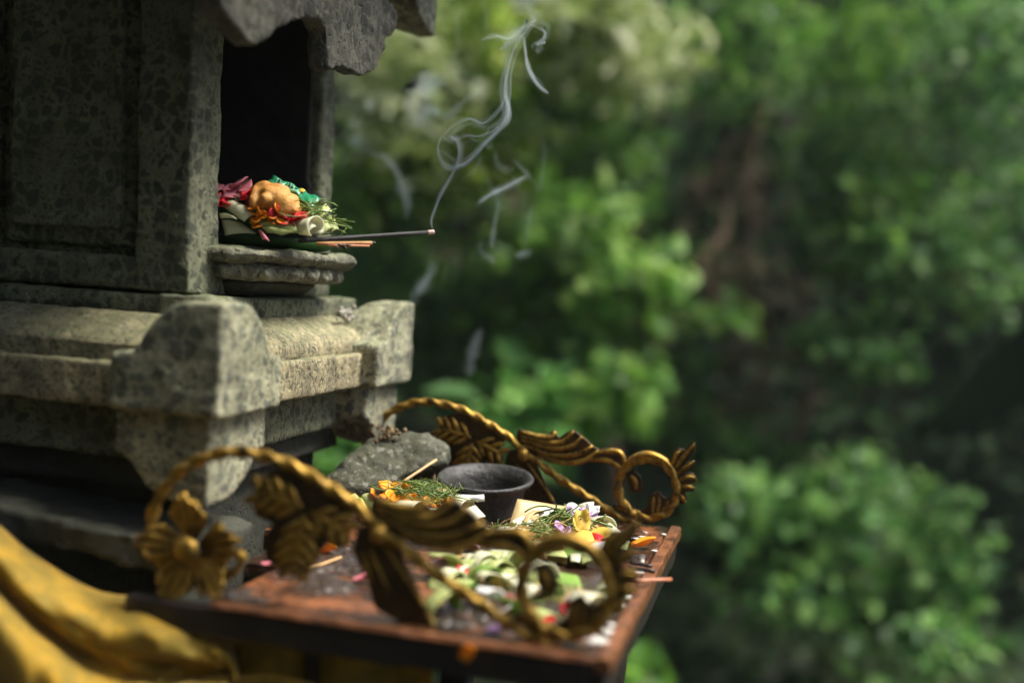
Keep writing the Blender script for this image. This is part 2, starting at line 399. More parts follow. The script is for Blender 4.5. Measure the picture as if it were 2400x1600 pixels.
def corner(name, mat, px, py, sx, sy, size, zflat, prof, vox=.004):
    # solid with min(p(dx), p(dy)) height over a square that starts at the outer corner and runs inwards
    n = 26; m = MB(); szx, szy = size if isinstance(size, tuple) else (size, size); ds = [prof[-1][0] * i / n for i in range(n + 1)]
    kx, ky = szx / prof[-1][0], szy / prof[-1][0]
    def p(d): return float(np.interp(d, [q[0] for q in prof], [q[1] for q in prof]))
    up = prof[0][1] > zflat
    H = [[(min if up else max)(p(a), p(b)) for b in ds] for a in ds]
    top = [[(px + sx * a * kx, py + sy * b * ky, H[i][j]) for j, b in enumerate(ds)] for i, a in enumerate(ds)]
    bot = [[(px + sx * a * kx, py + sy * b * ky, zflat) for b in ds] for a in ds]
    m.grid(top); m.grid(bot)
    for i in range(n):
        for q in (0, n):
            m.add([top[i][q], top[i + 1][q], bot[i + 1][q], bot[i][q]], [(0, 1, 2, 3)])
            m.add([top[q][i], top[q][i + 1], bot[q][i + 1], bot[q][i]], [(0, 1, 2, 3)])
    o = m.build(name, mat, shrine)
    import bmesh
    bm = bmesh.new(); bm.from_mesh(o.data); bmesh.ops.remove_doubles(bm, verts=bm.verts, dist=1e-6)
    bmesh.ops.recalc_face_normals(bm, faces=bm.faces); bm.to_mesh(o.data); bm.free()
    return weather(o, min(vox, .0032), .0035, .0035)
PT = [(0, 1.4205), (.034, 1.4205), (.048, 1.4165), (.062, 1.407), (.074, 1.394), (.083, 1.381), (.088, 1.374), (.112, 1.372)]
PB = [(0, 1.2445), (.026, 1.2455), (.044, 1.2495), (.060, 1.259), (.072, 1.270), (.079, 1.279), (.081, 1.2825), (.093, 1.284)]
for cx, sx in ((XR, -1), (XL, 1)):
    for cy, sy in ((YN, 1), (YF, -1)):
        corner('corner_block', 'stone_block', cx, cy, sx, sy, (.104, .116), 1.3225, PT)
        corner('corner_bracket', 'stone_block', cx + sx * .012, cy + sy * .012, sx, sy, (.092, .100), 1.3235, PB)
ring('recessed_course', 'stone_body', .050, 1.272, 1.324, .005)
ring('stepped_course', 'stone_shaded', .066, 1.243, 1.2715, .005)
ring('waist_course', 'stone_shaded', .086, 1.08, 1.2425, .006)
ring('footing_course', 'stone_shaded', .05, .98, 1.082, .008)
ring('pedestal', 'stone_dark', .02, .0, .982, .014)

# body: near-square pillar with a niche open to the right and framed panels on its front
SH = -.030                                # the body leans a little
def lean(q):
    q = np.array(q, float); q[0] += (q[2] - 1.42) * SH; return q
ZB, ZT, NZ0, NZ1, PW = 1.4212, 1.83, 1.466, 1.80, .037
m = MB()
m.box(BXL, BX, BY0, BY1, ZB, NZ0, lean)                      # below the niche
m.box(BXL, BX, BY0, BY1, NZ1, ZT, lean)                      # lintel
m.box(BXL, BX, BY0, BY0 + PW, NZ0 - .001, NZ1 + .001, lean)  # near wall
m.box(BXL, BX, BY1 - PW, BY1, NZ0 - .001, NZ1 + .001, lean)  # far wall
m.box(BXL, BXL + .035, BY0, BY1, NZ0 - .001, NZ1 + .001, lean)
import bmesh
body = m.build('body', 'stone_body', shrine); weather(body, .0045, .004, .003)
m = MB()      # near-black panels that paint the shade inside the niche
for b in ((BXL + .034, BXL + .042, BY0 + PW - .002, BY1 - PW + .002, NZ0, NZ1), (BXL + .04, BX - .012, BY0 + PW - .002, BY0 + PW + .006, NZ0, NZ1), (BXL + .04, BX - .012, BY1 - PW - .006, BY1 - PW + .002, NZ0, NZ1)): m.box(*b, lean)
weather(m.build('niche_shade_panels', 'niche_shade', shrine), .004, .003, .003)
# front frame: stiles and rails proud of the wall, then a raised inner panel
xa, xb = onY(10, 560, BY0)[0], onY(348, 560, BY0)[0]; ya, yb = onY(180, 592, BY0)[2], 1.775
def fr(name, x0, x1, z0, z1, d, mat='stone_body'):
    return weather(MB().box(x0, x1, BY0 - d, BY0 + .006, z0, z1, lean).build(name, mat, shrine), .004, .003, .002)
fr('frame_stile', xb, BX + .001, ZB + .001, ZT - .01, .020); fr('frame_stile', BXL - .001, xa, ZB + .001, ZT - .01, .020)
fr('frame_rail', xa - .004, xb + .004, ZB + .002, ya, .0195)
i = .007; fr('inner_moulding', xa + i, xb - i, ya + i, yb, .007)
i = .020; fr('panel', xa + i, xb - i, ya + i + .004, yb, .016)

# half-lotus tray that juts out under the niche
def tray_ring(out, y0, y1, ch):
    x0 = BX - .03
    return [(x0, y0), (BX + out * .30, y0 + .002), (BX + out * .72, y0 + ch * .55), (BX + out, y0 + ch * 1.5), (BX + out, y1 - ch * 1.2), (BX + out * .80, y1 - ch * .4), (BX + out * .35, y1), (x0, y1)]
def stack(levels):
    m = MB(); rows = []
    for z, o_, e in levels: rows.append([(x, y, z) for x, y in tray_ring(o_, BY0 + .016 + e, BY0 + .262 - e, .035)])
    m.grid(rows, closev=True); n = 8; k = len(m.v)
    m.f.append(tuple(range(n - 1, -1, -1))); m.f.append(tuple(range(k - n, k))); return m
o = stack([(1.4545, .050, .008), (1.4570, .060, .000), (1.463, .066, -.004), (1.4685, .064, -.002), (1.4705, .060, .002)]).build('tray_rim', 'stone_tray', shrine, smooth=False)
weather(o, .0022, .006, .007)
o = stack([(1.4375, .036, .020), (1.4405, .050, .010), (1.4500, .054, .008), (1.4560, .050, .010)]).build('tray_bowl', 'stone_tray', shrine, smooth=False); weather(o, .003, .004, .004)
for (x, y) in [(BX + .012, BY0 + .036), (BX + .040, BY0 + .060), (BX + .050, BY0 + .098), (BX + .050, BY0 + .136), (BX + .050, BY0 + .172), (BX + .047, BY0 + .206)]:
    o = MB().ball((x, y, 1.4462), .0165, 14, 10, .5, (.55, 1.05, .48), x * 90 + y * 50).build('lotus_petal', 'stone_tray', shrine); weather(o, .0025, .003, .003)
o = stack([(1.4225, .008, .034), (1.4390, .030, .024)]).build('tray_neck', 'stone_shaded', shrine, smooth=False); weather(o, .005, .003, .003)

# eaves above the niche
def traced(name, pts, X, th, mat):
    O = [onX(x, y, X) for x, y in pts]
    o = MB().plate([q - np.array([th / 2, 0, 0]) for q in O], (1, 0, 0), th).build(name, mat, shrine); return weather(o, .004, .006, .006)
traced('eave_ornament', [(500, -120), (512, 0), (540, 52), (575, 92), (602, 106), (640, 82), (690, 52), (738, 44), (756, 52), (766, 78), (771, 166), (800, 160), (826, 170), (850, 180), (880, 164), (896, 140), (904, 112),
    (901, 92), (916, 84), (930, 62), (932, 34), (918, 8), (900, -20), (900, -120)], XR - .004, .022, 'stone_eave')
PE = [(0, 1.748), (.02, 1.749), (.05, 1.757), (.075, 1.772), (.09, 1.788), (.113, 1.79)]
for cx, sx in ((XR, -1), (XL, 1)):
    for cy, sy in ((YN, 1), (YF + .016, -1)):
        corner('eave_bracket', 'stone_block', cx, cy, sx, sy, .11, 1.83, PE, .005)
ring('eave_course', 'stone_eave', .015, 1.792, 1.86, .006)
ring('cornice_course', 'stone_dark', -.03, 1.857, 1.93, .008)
roof = MB().frustum((XL - .20, XR + .13, YN - .48, YF + .10), 1.93, (XL - .17, XR + .11, YN - .45, YF + .08), 1.99)
roof.frustum((XL - .17, XR + .11, YN - .45, YF + .08), 1.9895, (XL + .2, XR - .2, YN + .2, YF - .2), 2.62)
weather(roof.build('shade_roof', 'thatch', shrine), .014, .02, .03)  # unseen roof, overhangs stretched to shade the front and eaves
# crumbs of dirt caught behind the far block
m = MB()
for i in range(24):
    p = onX(rnd.gauss(812, 14), rnd.gauss(738, 9), XR - .05); m.ball(p, rnd.uniform(.0015, .0042), 6, 4, .5, seed=i)
tag(m.build('dirt', 'lichen_dab', shrine), kind='stuff')

# ------------------------------------------------------------------ offering table
TZ, TX1, TY0, TY1 = 1.189, -.109, .768, 1.252; TX0 = -.502
table = empty('offering_table', (-.31, 1.01, 0), 'low reddish wooden offering table, wet and grimy, against the shrine base', 'table')
ysp = [TY0, TY0 + .118, TY0 + .243, TY0 + .362, TY1]
for i in range(4):
    xl_ = (-.424, -.458, TX0, TX0)[i]; y0, y1 = ysp[i] + (.0012 if i else .0105), ysp[i + 1] - (.0012 if i < 3 else .004)
    top = [[(x, y, TZ + .0014 * noise.noise(Vector((x * 30, y * 30, 1))) + .0008 * noise.noise(Vector((x * 140, y * 140, 5)))) for y in np.linspace(y0, y1, 28)] for x in np.linspace(xl_, TX1 - .0135, 90)]
    m = MB(); m.grid(top)
    m.box(xl_, TX1 - .0135, y0, y1, TZ - .02, TZ - .0025); m.build('plank', 'wood', table)
def bar(name, mat, x0, x1, y0, y1, z0, z1, bev=.002):
    o = MB().box(x0, x1, y0, y1, z0, z1).build(name, mat, table, smooth=False)
    return weather(o, .0035, .002, .003)
def trim(x0, x1, y0, y1, z0, z1):
    n_ = 60; L = max(x1 - x0, y1 - y0); along = x1 - x0 > y1 - y0; rows = []
    for i_ in range(n_ + 1):
        t = i_ / n_; w_ = [.0011 * noise.noise(Vector((t * 26, k * 3.3, L))) for k in range(4)]
        if along: x = x0 + (x1 - x0) * t; rows.append([(x, y0 + w_[0], z0), (x, y0 + w_[0] + .0008, z1 - .0012 + w_[2]), (x, y0 + .002, z1 + w_[2]), (x, y1 - .0015, z1 + w_[3]), (x, y1, z1 - .001), (x, y1, z0)])
        else: y = y0 + (y1 - y0) * t; rows.append([(x0, y, z0), (x0, y, z1 - .001), (x0 + .0015, y, z1 + w_[3]), (x1 - .002, y, z1 + w_[2]), (x1 + w_[0] - .0008, y, z1 - .0012 + w_[2]), (x1 + w_[0], y, z0)])
    m = MB(); m.grid(rows, closev=True); m.f.append(tuple(range(6))); k = len(m.v); m.f.append(tuple(range(k - 6, k)))
    m.build('edge_trim', 'wood_edge', table, smooth=False)
trim(TX1 - .0110, TX1 + .001, TY0, TY1, TZ - .009, TZ + .0014)
trim(-.424, TX1 - .0115, TY0, TY0 + .010, TZ - .0032, TZ + .0006)
bar('apron', 'wood_black', TX1 - .016, TX1 - .003, TY0 + .004, TY1, TZ - .040, TZ - .0115)
bar('apron', 'wood_black', TX0, TX1 - .017, TY0 + .003, TY0 + .016, TZ - .028, TZ - .0036)
bar('apron', 'wood_black', TX0, TX1 - .017, TY1 - .02, TY1 - .006, TZ - .040, TZ - .0205)
for x in (TX1 - .06, TX0 + .16):
    for y in (TY0 + .05, TY1 - .06):
        weather(MB().box(x - .016, x + .016, y - .016, y + .016, 0, TZ - .021).build('leg', 'wood_black', table), .008, .002, .003)
# wet ash and burnt crumbs crusted on the planks
blobs = [(onZ(x, y, TZ), r) for x, y, r in ((650, 1262, .05), (720, 1325, .05), (600, 1330, .03), (800, 1300, .045), (880, 1290, .04), (870, 1345, .03), (760, 1370, .03), (1150, 1245, .035), (1080, 1420, .03), (1060, 1460, .025), (960, 1260, .05), (1180, 1300, .04), (1300, 1440, .05), (1500, 1310, .012), (440, 1370, .05), (520, 1400, .03), (370, 1350, .05), (1180, 1460, .03), (900, 1400, .02))]
gx, gy = np.arange(-.422, TX1 - .016, .0021), np.arange(TY0 + .012, TY1 - .006, .0021); Hh = np.zeros((len(gx), len(gy)))
for i_, x in enumerate(gx):
    for j_, y in enumerate(gy):
        mk = max(math.exp(-((x - c[0]) ** 2 + (y - c[1]) ** 2) / (r * r)) for c, r in blobs)
        a_ = noise.noise(Vector((x * 55, y * 55, 2))) * .5 + noise.noise(Vector((x * 160, y * 160, 7))) * .45 + noise.noise(Vector((x * 420, y * 420, 3))) * .35
        Hh[i_, j_] = (mk * 1.35 - .62 + a_ * .75)
m = MB(); idx = {}
def vid(i_, j_):
    if (i_, j_) not in idx:
        idx[i_, j_] = len(m.v); h = Hh[i_, j_]; m.v.append((gx[i_], gy[j_], TZ - .0016 + min(.009, .0068 * max(0, h + .12) ** .8)))
    return idx[i_, j_]
for i_ in range(len(gx) - 1):
    for j_ in range(len(gy) - 1):
        if Hh[i_:i_ + 2, j_:j_ + 2].max() > 0: m.f.append((vid(i_, j_), vid(i_ + 1, j_), vid(i_ + 1, j_ + 1), vid(i_, j_ + 1)))
tag(m.build('ash_crust', 'ash', table), kind='stuff')
for (x, y, r) in [(1505, 1258, .004), (1556, 1252, .0035), (1488, 1262, .005), (1535, 1291, .0045), (1498, 1340, .005), (1470, 1400, .006), (1455, 1420, .007), (1404, 1502, .010), (1425, 1480, .006), (1438, 1465, .005), (1512, 1248, .003)]:
    p = onZ(x, y, TZ); MB().ball((p[0], p[1], TZ + .0004), r, 12, 6, .9, (1, .8, .16), x).build('dried_splash', 'white_dab', table)

# dark slab of the lower base that shows at the left
def rot(q):
    a = R_(4.5); c = np.array([-.55, .86, 1.222]); d = q - c
    return c + np.array([d[0] * math.cos(a) + d[2] * math.sin(a), d[1], -d[0] * math.sin(a) + d[2] * math.cos(a)])
o = MB().box(-.86, -.470, .815, .93, 1.196, 1.222, rot).build('foot_slab', 'stone_shaded', shrine); weather(o, .005, .008, .008)

# ------------------------------------------------------------------ gilded iron rails
def make_rail(Yp, far, label):
    """scrolling side rail, traced once in its own plane (x,z); near and far rails share their meshes"""
    root = empty('scroll_rail', (-.3, Yp, TZ + .004), label, 'rail', 'scroll rails along the table edges'); return root
NP = lambda x, y: onY(x, y, .79)      # near-rail tracing plane
def FP(x, y):                          # far-rail tracing plane, moved onto the near one
    q = onY(x, y, 1.25); return q - np.array([0, .46, 0])
rail = make_rail(.79, False, 'blurred gilded iron scroll rail with flower and leaves along the near table edge')
rodp = [NP(575, 1300), NP(552, 1335), NP(500, 1362), NP(430, 1355), NP(378, 1310), NP(355, 1245), NP(362, 1190)] + \
       [NP(388, 1140), NP(430, 1098), NP(490, 1068), NP(560, 1058)] + [FP(*q) for q in [(1052, 949), (1090, 962), (1129, 983), (1167, 1006), (1205, 1033), (1243, 1067), (1282, 1098), (1320, 1126), (1372, 1160), (1424, 1194), (1470, 1218), (1505, 1229)]]
MB().tube(spline(rodp, 150), lambda t: .0047 * min(1, .5 + 4 * t), 12, twist=150, lobes=2).build('twisted_rod', 'gold', rail)
rc = FP(1518, 1143); RR = .0335
def circ(a, r): return rc + np.array([math.cos(a) * r, 0, math.sin(a) * r])
MB().tube([circ(2 * math.pi * i / 60, RR) for i in range(60)], .0052, 12, twist=2 * math.pi * 6 / (2 * math.pi * RR), lobes=2, closed=True, up=(0, 1, 0)).build('twisted_ring', 'gold', rail)
MB().tube([circ(a, RR + .0055 - .003 * abs(a - 1.6)) for a in np.linspace(.3, 2.9, 24)], lambda t: .003 * math.sin(math.pi * (.08 + .84 * t)) + .001, 8, flat=1.6).build('outer_band', 'gold', rail)
def relief(name, outline, ridges, th=.0045, rr=.0042, f=NP):
    O = [f(*q) for q in outline]; m = MB().plate(O, (0, 1, 0), th)
    o = m.build(name, 'gold_shaded', rail, smooth=False)
    bv = o.modifiers.new('bevel', 'BEVEL'); bv.width = .0012; bv.segments = 2; bv.limit_method = 'ANGLE'
    m = MB()
    for rg in ridges:
        P = spline([f(*q) for q in rg], 14)
        m.tube(P, lambda t: rr * .86 * (.35 + .65 * math.sin(math.pi * (.12 + .78 * t))), 8, flat=1.45, up=(0, 0, 1))
    if ridges: m.build('ridge', 'gold', o)
    return o
relief('acanthus_scroll', [(1218, 1003), (1250, 1014), (1282, 1018), (1299, 1007), (1312, 1024), (1329, 1012), (1346, 1005), (1361, 1018), (1376, 1029), (1390, 1044), (1405, 1051), (1431, 1049), (1450, 1053), (1463, 1064), (1474, 1086), (1474, 1104),
    (1456, 1102), (1446, 1095), (1431, 1087), (1414, 1084), (1384, 1082), (1367, 1089), (1329, 1090), (1286, 1083), (1254, 1067), (1222, 1046), (1211, 1022)],
    [[(1222, 1010), (1262, 1022), (1294, 1022), (1302, 1010)], [(1222, 1020), (1272, 1034), (1318, 1034), (1346, 1009)], [(1224, 1030), (1284, 1048), (1336, 1046), (1366, 1022)],
     [(1230, 1042), (1290, 1064), (1348, 1064), (1390, 1044)], [(1262, 1066), (1320, 1082), (1368, 1078), (1404, 1054)], [(1392, 1062), (1430, 1056), (1456, 1062), (1470, 1094)], [(1384, 1077), (1420, 1076), (1446, 1088), (1462, 1102)]], f=FP)
relief('crest_leaf', [(1566, 1088), (1576, 1062), (1590, 1048), (1604, 1052), (1620, 1038), (1630, 1033), (1631, 1050), (1622, 1068), (1604, 1086), (1624, 1076), (1630, 1080), (1622, 1096), (1602, 1108), (1622, 1106), (1632, 1116), (1634, 1128), (1614, 1134), (1630, 1140), (1628, 1150), (1606, 1152), (1612, 1166), (1604, 1180), (1590, 1178), (1594, 1140), (1580, 1108)],
    [[(1576, 1092), (1584, 1066), (1596, 1054)], [(1582, 1098), (1600, 1072), (1628, 1038)], [(1588, 1108), (1606, 1094), (1626, 1080)], [(1592, 1124), (1612, 1116), (1630, 1118)], [(1594, 1136), (1612, 1138), (1628, 1144)], [(1592, 1156), (1602, 1166), (1606, 1176)]], rr=.0034, f=FP)
relief('inner_leaf', [(1500, 1196), (1518, 1186), (1524, 1160), (1534, 1152), (1544, 1148), (1552, 1160), (1562, 1166), (1572, 1160), (1576, 1178), (1560, 1204), (1530, 1216)],
    [[(1530, 1206), (1532, 1180), (1534, 1158)], [(1540, 1206), (1546, 1180), (1544, 1156)], [(1550, 1202), (1562, 1184), (1570, 1168)]], rr=.003, f=FP)
relief('scroll_drop', [(1468, 1108), (1488, 1100), (1504, 1116), (1508, 1140), (1500, 1152), (1480, 1150), (1474, 1130)], [[(1478, 1112), (1490, 1126), (1492, 1146)]], rr=.004, f=FP)
relief('tail_leaf', [(1436, 1184), (1442, 1180), (1466, 1188), (1500, 1204), (1496, 1214), (1466, 1204), (1440, 1194)], [[(1440, 1186), (1466, 1195), (1492, 1208)]], rr=.003, f=FP)
relief('drooping_leaf', [(838, 1236), (826, 1290), (862, 1360), (880, 1425), (950, 1462), (1036, 1492), (1004, 1446), (986, 1392), (962, 1340), (938, 1290), (905, 1240), (870, 1226)],
    [[(884, 1250), (930, 1316), (985, 1402), (1024, 1482)], [(862, 1266), (888, 1330), (925, 1400)], [(850, 1280), (862, 1330), (880, 1380)]], rr=.0026)
MB().ball(NP(892, 1250), .0085, 12, 8, 0, (1, 1.1, 1)).build('boss', 'gold', rail)
def chevrons(a, b, n, l0, l1, ang=52):
    a, b = np.array(a, float), np.array(b, float); d = (b - a) / np.linalg.norm(b - a); res = [[tuple(a), tuple((a + b) / 2), tuple(b)]]
    for k in range(n):
        t = (k + .4) / n; p = a + (b - a) * t; l = l0 + (l1 - l0) * abs(2 * t - .7)
        for sg in (1, -1):
            c_, s_ = math.cos(R_(ang)), math.sin(R_(ang)) * sg; e_ = np.array([d[0] * c_ - d[1] * s_, d[0] * s_ + d[1] * c_])
            res.append([tuple(p), tuple(p + e_ * l * .55 + d * 2), tuple(p + e_ * l + d * 8)])
    return res
relief('vine_leaf', [(762, 1150), (724, 1128), (694, 1100), (650, 1096), (612, 1120), (592, 1160), (600, 1208), (640, 1224), (618, 1262), (624, 1310), (660, 1340), (704, 1350), (742, 1318), (764, 1272), (796, 1286), (824, 1262), (806, 1230), (828, 1196), (800, 1166)],
    chevrons((712, 1186), (600, 1148), 4, 62, 40) + chevrons((716, 1206), (688, 1342), 5, 70, 40) + chevrons((730, 1198), (820, 1250), 3, 54, 36), rr=.0044)
fc = NP(457, 1284)
def flower_petal(ang, L, W):
    ax = np.array([math.cos(ang), 0, math.sin(ang)]); sd_ = np.array([-math.sin(ang), 0, math.cos(ang)]); rows = []
    for i in range(17):
        t = i / 16; wd = W * (.26 + .74 * t ** .85) * (1 - .35 * max(0, t - .85) / .15); row = []
        for j in range(29):
            u = j / 14 - 1; rip = abs(math.sin(u * 2.0 * math.pi + .6)) * .0052 * min(1, t * 1.6) ** .7
            edge = (.0075 * (1 - abs(u)) + .0022 * math.cos(u * 12 + ang)) * max(0, t - .55) * 2.2
            row.append(fc + ax * (.007 + L * t + edge - .007 * u * u * t) + sd_ * (wd * u) + np.array([0, -1, 0]) * (.004 + rip + .014 * t * t - .008 * t - .004 * u * u * t))
        rows.append(row)
    MB().sheet(rows, .0020).build('flower_petal', 'gold', rail)
for k, a in enumerate((95, 22, -48, -112, 172)): flower_petal(R_(a + (3, -4, 2, -3, 4)[k]), .032, .0186)
MB().ball(fc + np.array([0, -.013, .002]), .0108, 14, 10, .15, (1, .62, 1), 3).build('flower_boss', 'gold', rail)
MB().ball(NP(563, 1302), .005, 10, 8, 0).build('rod_tip', 'gold', rail)

rail2 = rail.copy(); COL.objects.link(rail2); rail2.location = (-.3, 1.248, TZ + .004)
rail2['label'] = 'gilded iron scroll rail in clear view behind the black pot, along the far table edge'
for c in [o for o in bpy.data.objects if o.parent == rail]:
    d = c.copy(); COL.objects.link(d); d.parent = rail2
    for e in [o for o in bpy.data.objects if o.parent == c]:
        f = e.copy(); COL.objects.link(f); f.parent = d

# ------------------------------------------------------------------ things on the table
def curl(m, c, rx, ry, roll, yaw, a0, a1, width, taper=0., th=.0009, tilt=0., n=18):
    """bent palm-leaf strip: an arc in the picture plane swept along an axis turned by yaw/tilt"""
    cr_, cu_, ct_ = CR, CU, CT
    y, t, r = R_(yaw), R_(tilt), R_(roll)
    ax = ct_ * math.cos(y) + cr_ * math.sin(y); ax = ax * math.cos(t) + cu_ * math.sin(t)
    u = np.cross(cu_, ax); u /= np.linalg.norm(u); v = np.cross(ax, u)
    U = u * math.cos(r) + v * math.sin(r); V = -u * math.sin(r) + v * math.cos(r); rows = []
    for i in range(n + 1):
        a = R_(a0 + (a1 - a0) * i / n); k = i / n; row = []
        for j in range(5):
            s_ = (j / 4 - .5); sc = 1 + taper * s_
            row.append(c + U * (rx * math.cos(a) * sc) + V * (ry * math.sin(a) * sc) + ax * (width * s_ * (1 - .15 * k)))
        rows.append(row)
    m.sheet(rows, th); return m
def fold(name, mat, parent, px, py, Z, rx, ry, roll=0, yaw=60, a0=0, a1=300, width=.018, taper=0., tilt=0.):
    return curl(MB(), at(px, py, Z), rx, ry, roll, yaw, a0, a1, width, taper, .0009, tilt).build(name, mat, parent)
def flap(name, mat, parent, pts, bulge=.003, th=.0009):
    """bent leaf flap through four corners (px,py,Z), bulging towards the viewer"""
    a, b, c, d = [at(*p) for p in pts]; rows = []
    for i in range(9):
        u = i / 8; row = []
        for j in range(9):
            v = j / 8; q = (a * (1 - u) + b * u) * (1 - v) + (d * (1 - u) + c * u) * v
            row.append(q + (CT * .7 + CU * .7) * bulge * 4 * u * (1 - u) * (.6 + .4 * math.sin(math.pi * v)))
        rows.append(row)
    return MB().sheet(rows, th).build(name, mat, parent)
def petal(m, c, d, up, L, W, cup=.3, seed=0):
    d = d / np.linalg.norm(d); sd_ = np.cross(d, up); sd_ /= np.linalg.norm(sd_); nn = np.cross(sd_, d); rows = []
    for i in range(6):
        t = i / 5; wd = W * math.sin(math.pi * (.14 + .72 * t)) ** .7; row = []
        for j in range(5):
            u = j / 2 - 1
            row.append(c + d * (L * t) + sd_ * (wd * u) + nn * (cup * L * (t * t + .7 * u * u * (1 - .3 * t)) + .08 * L * math.sin(seed + 5 * t + 3 * u)))
        rows.append(row)
    m.sheet(rows, .0006)
def petals(name, mat, parent, spots, L=.012, W=.005, cup=.35):
    for k, (px, py, Z) in enumerate(spots):
        m = MB(); a = rnd.uniform(0, 6.28)
        petal(m, at(px, py, Z), CR * math.cos(a) + CU * math.sin(a) * .6 + CT * rnd.uniform(-.4, .6), CT * .5 + CU, L * rnd.uniform(.7, 1.2), W * rnd.uniform(.8, 1.2), cup * rnd.uniform(.4, 1.2), k * 1.7)
        m.build(name, mat, parent)
def shreds(name, mat, parent, n, px, py, Z, sx, sy, sz, L=.03, r=.00055, bias=0.):
    m = MB()
    for i in range(n):
        c = at(rnd.gauss(px, sx), rnd.gauss(py, sy), Z + rnd.gauss(0, sz)); a = rnd.uniform(0, 6.28) if not bias else rnd.gauss(bias, .5)
        d = CR * math.cos(a) + CU * math.sin(a) * .55 + CT * rnd.uniform(-.6, .6); k = CU * rnd.uniform(-.5, .5) + CR * rnd.uniform(-.5, .5) + CT * rnd.uniform(-.4, .4); l = L * rnd.uniform(.5, 1.2)
        P = [c + d * l * (t - .5) + k * l * (.25 - (t - .5) ** 2) * 1.6 for t in np.linspace(0, 1, 7)]
        m.tube(P, r * rnd.uniform(.7, 1.4), 4, flat=.45)
    return tag(m.build(name, mat, parent), kind='stuff')
def stick(name, mat, p, q, r, org=None, parent=None, seg=10):
    P = [np.array(p) * (1 - t) + np.array(q) * t for t in np.linspace(0, 1, 6)]
    return MB().tube(P, r, seg).build(name, mat, parent, org)

# leaning flat rock
rk = MB(); rk_front = [(757, 1122), (790, 1082), (828, 1058), (868, 1024), (905, 1010), (960, 1006), (1000, 1010), (1030, 1026), (1050, 1042), (1054, 1060), (1050, 1082), (1030, 1092), (985, 1100), (920, 1136), (860, 1160), (800, 1160), (768, 1150)]
fr_ = [at(x, y, 1.245 + (1090 - y) * .00035) for x, y in rk_front]; cen = sum(fr_) / len(fr_)
rows = []
for s_, off in ((.0, -.004), (.55, -.004), (.88, -.002), (1., .006), (1.01, .020), (.93, .034), (.5, .04), (0., .04)):
    rows.append([cen + (q - cen) * s_ - (CT * .62 + CU * -.1) * off - CU * off * .5 for q in fr_])
rk.grid(rows, closev=True)
o = rk.build('rock', 'stone_dark', None, (cen[0], cen[1], TZ)); tag(o, 'flat grey rock leaning between the shrine base and the black pot', 'rock'); weather(o, .003, .007, .010)
o.data.materials.clear(); M['rock'] = stone('rock', (.055, .055, .036), (.036, .038, .024), (.02, .02, .016), (.30, .29, .24), 110, .12, .3, .15); o.data.materials.append(M['rock'])
m = MB()
for i in range(60):
    m.ball(at(rnd.gauss(905, 16), rnd.gauss(1018, 9), 1.262), rnd.uniform(.001, .003), 5, 4, .6, seed=i)
oo = m.build('lichen', 'vine', o); tag(oo, kind='stuff')

# black clay pot
pc = np.array([-.3185, 1.172, TZ]); prof = [(.0, .001), (.036, .001), (.040, .004), (.0425, .02), (.0432, .04), (.046, .046), (.0525, .0515), (.0545, .0555), (.0530, .0590), (.0490, .0585), (.0445, .053), (.0400, .046), (.0390, .02), (.03, .008), (0, .007)]
rows = []
for r_, h in prof:
    h *= .84
    rows.append([pc + np.array([math.cos(a) * r_, math.sin(a) * r_, h + (r_ * math.sin(a)) * .13 * (h / .055)]) * (1 + .012 * noise.noise(Vector((math.cos(a) * 2, math.sin(a) * 2, h * 30)))) for a in np.linspace(0, 2 * math.pi, 56, endpoint=False)])
o = MB().grid(rows, closev=True).build('clay_pot', 'clay_black', None, tuple(pc)); tag(o, 'squat black clay pot with flared rim on the offering table', 'pot')
ss = o.modifiers.new('sub', 'SUBSURF'); ss.levels = ss.render_levels = 1

# --- offering with marigold and cigarette
o1 = empty('flower_offering', onZ(975, 1222, TZ), 'palm leaf offering with orange marigold petals and green shreds, under a cigarette', 'offering', 'palm leaf offerings on the table')
m = MB(); b0 = [(838, 1196, 1.19), (1010, 1250, 1.13), (1125, 1226, 1.17), (985, 1176, 1.24)]
flap('leaf_tray', 'leaf_tray', o1, b0, .001, .002)
flap('leaf_fold', 'janur_green', o1, [(814, 1170, 1.18), (832, 1156, 1.185), (852, 1178, 1.175), (836, 1196, 1.17)], .003)
flap('leaf_fold', 'janur_green', o1, [(846, 1162, 1.175), (872, 1156, 1.18), (905, 1196, 1.165), (870, 1204, 1.16)], .004)
flap('leaf_fold', 'janur_leaf', o1, [(836, 1170, 1.172), (848, 1166, 1.172), (864, 1196, 1.165), (852, 1200, 1.165)], .002)
fold('leaf_fold', 'janur_cream', o1, 928, 1200, 1.15, .012, .0085, 8, 38, -40, 250, .022, .1)
fold('leaf_fold', 'janur_cream', o1, 962, 1196, 1.155, .017, .0100, -4, 66, -20, 200, .026)
fold('leaf_fold', 'janur_cream', o1, 1004, 1212, 1.145, .014, .0095, -12, 55, -30, 210, .022)
fold('leaf_fold', 'janur_green', o1, 900, 1212, 1.15, .010, .0065, 12, 40, -40, 240, .022)
fold('leaf_fold', 'janur_cream', o1, 1076, 1216, 1.15, .011, .008, -12, 60, -30, 210, .02)
flap('leaf_fold', 'janur_cream', o1, [(1082, 1200, 1.150), (1114, 1184, 1.16), (1138, 1210, 1.155), (1106, 1226, 1.145)], .003)
fold('leaf_fold', 'janur_cream', o1, 1078, 1188, 1.17, .013, .0085, 10, 58, -10, 220, .02)
fold('leaf_fold', 'janur_green', o1, 1100, 1178, 1.185, .008, .006, 40, 50, -30, 250, .016)
fold('leaf_fold', 'janur_tan', o1, 1040, 1160, 1.195, .014, .008, 0, 70, 10, 190, .02)
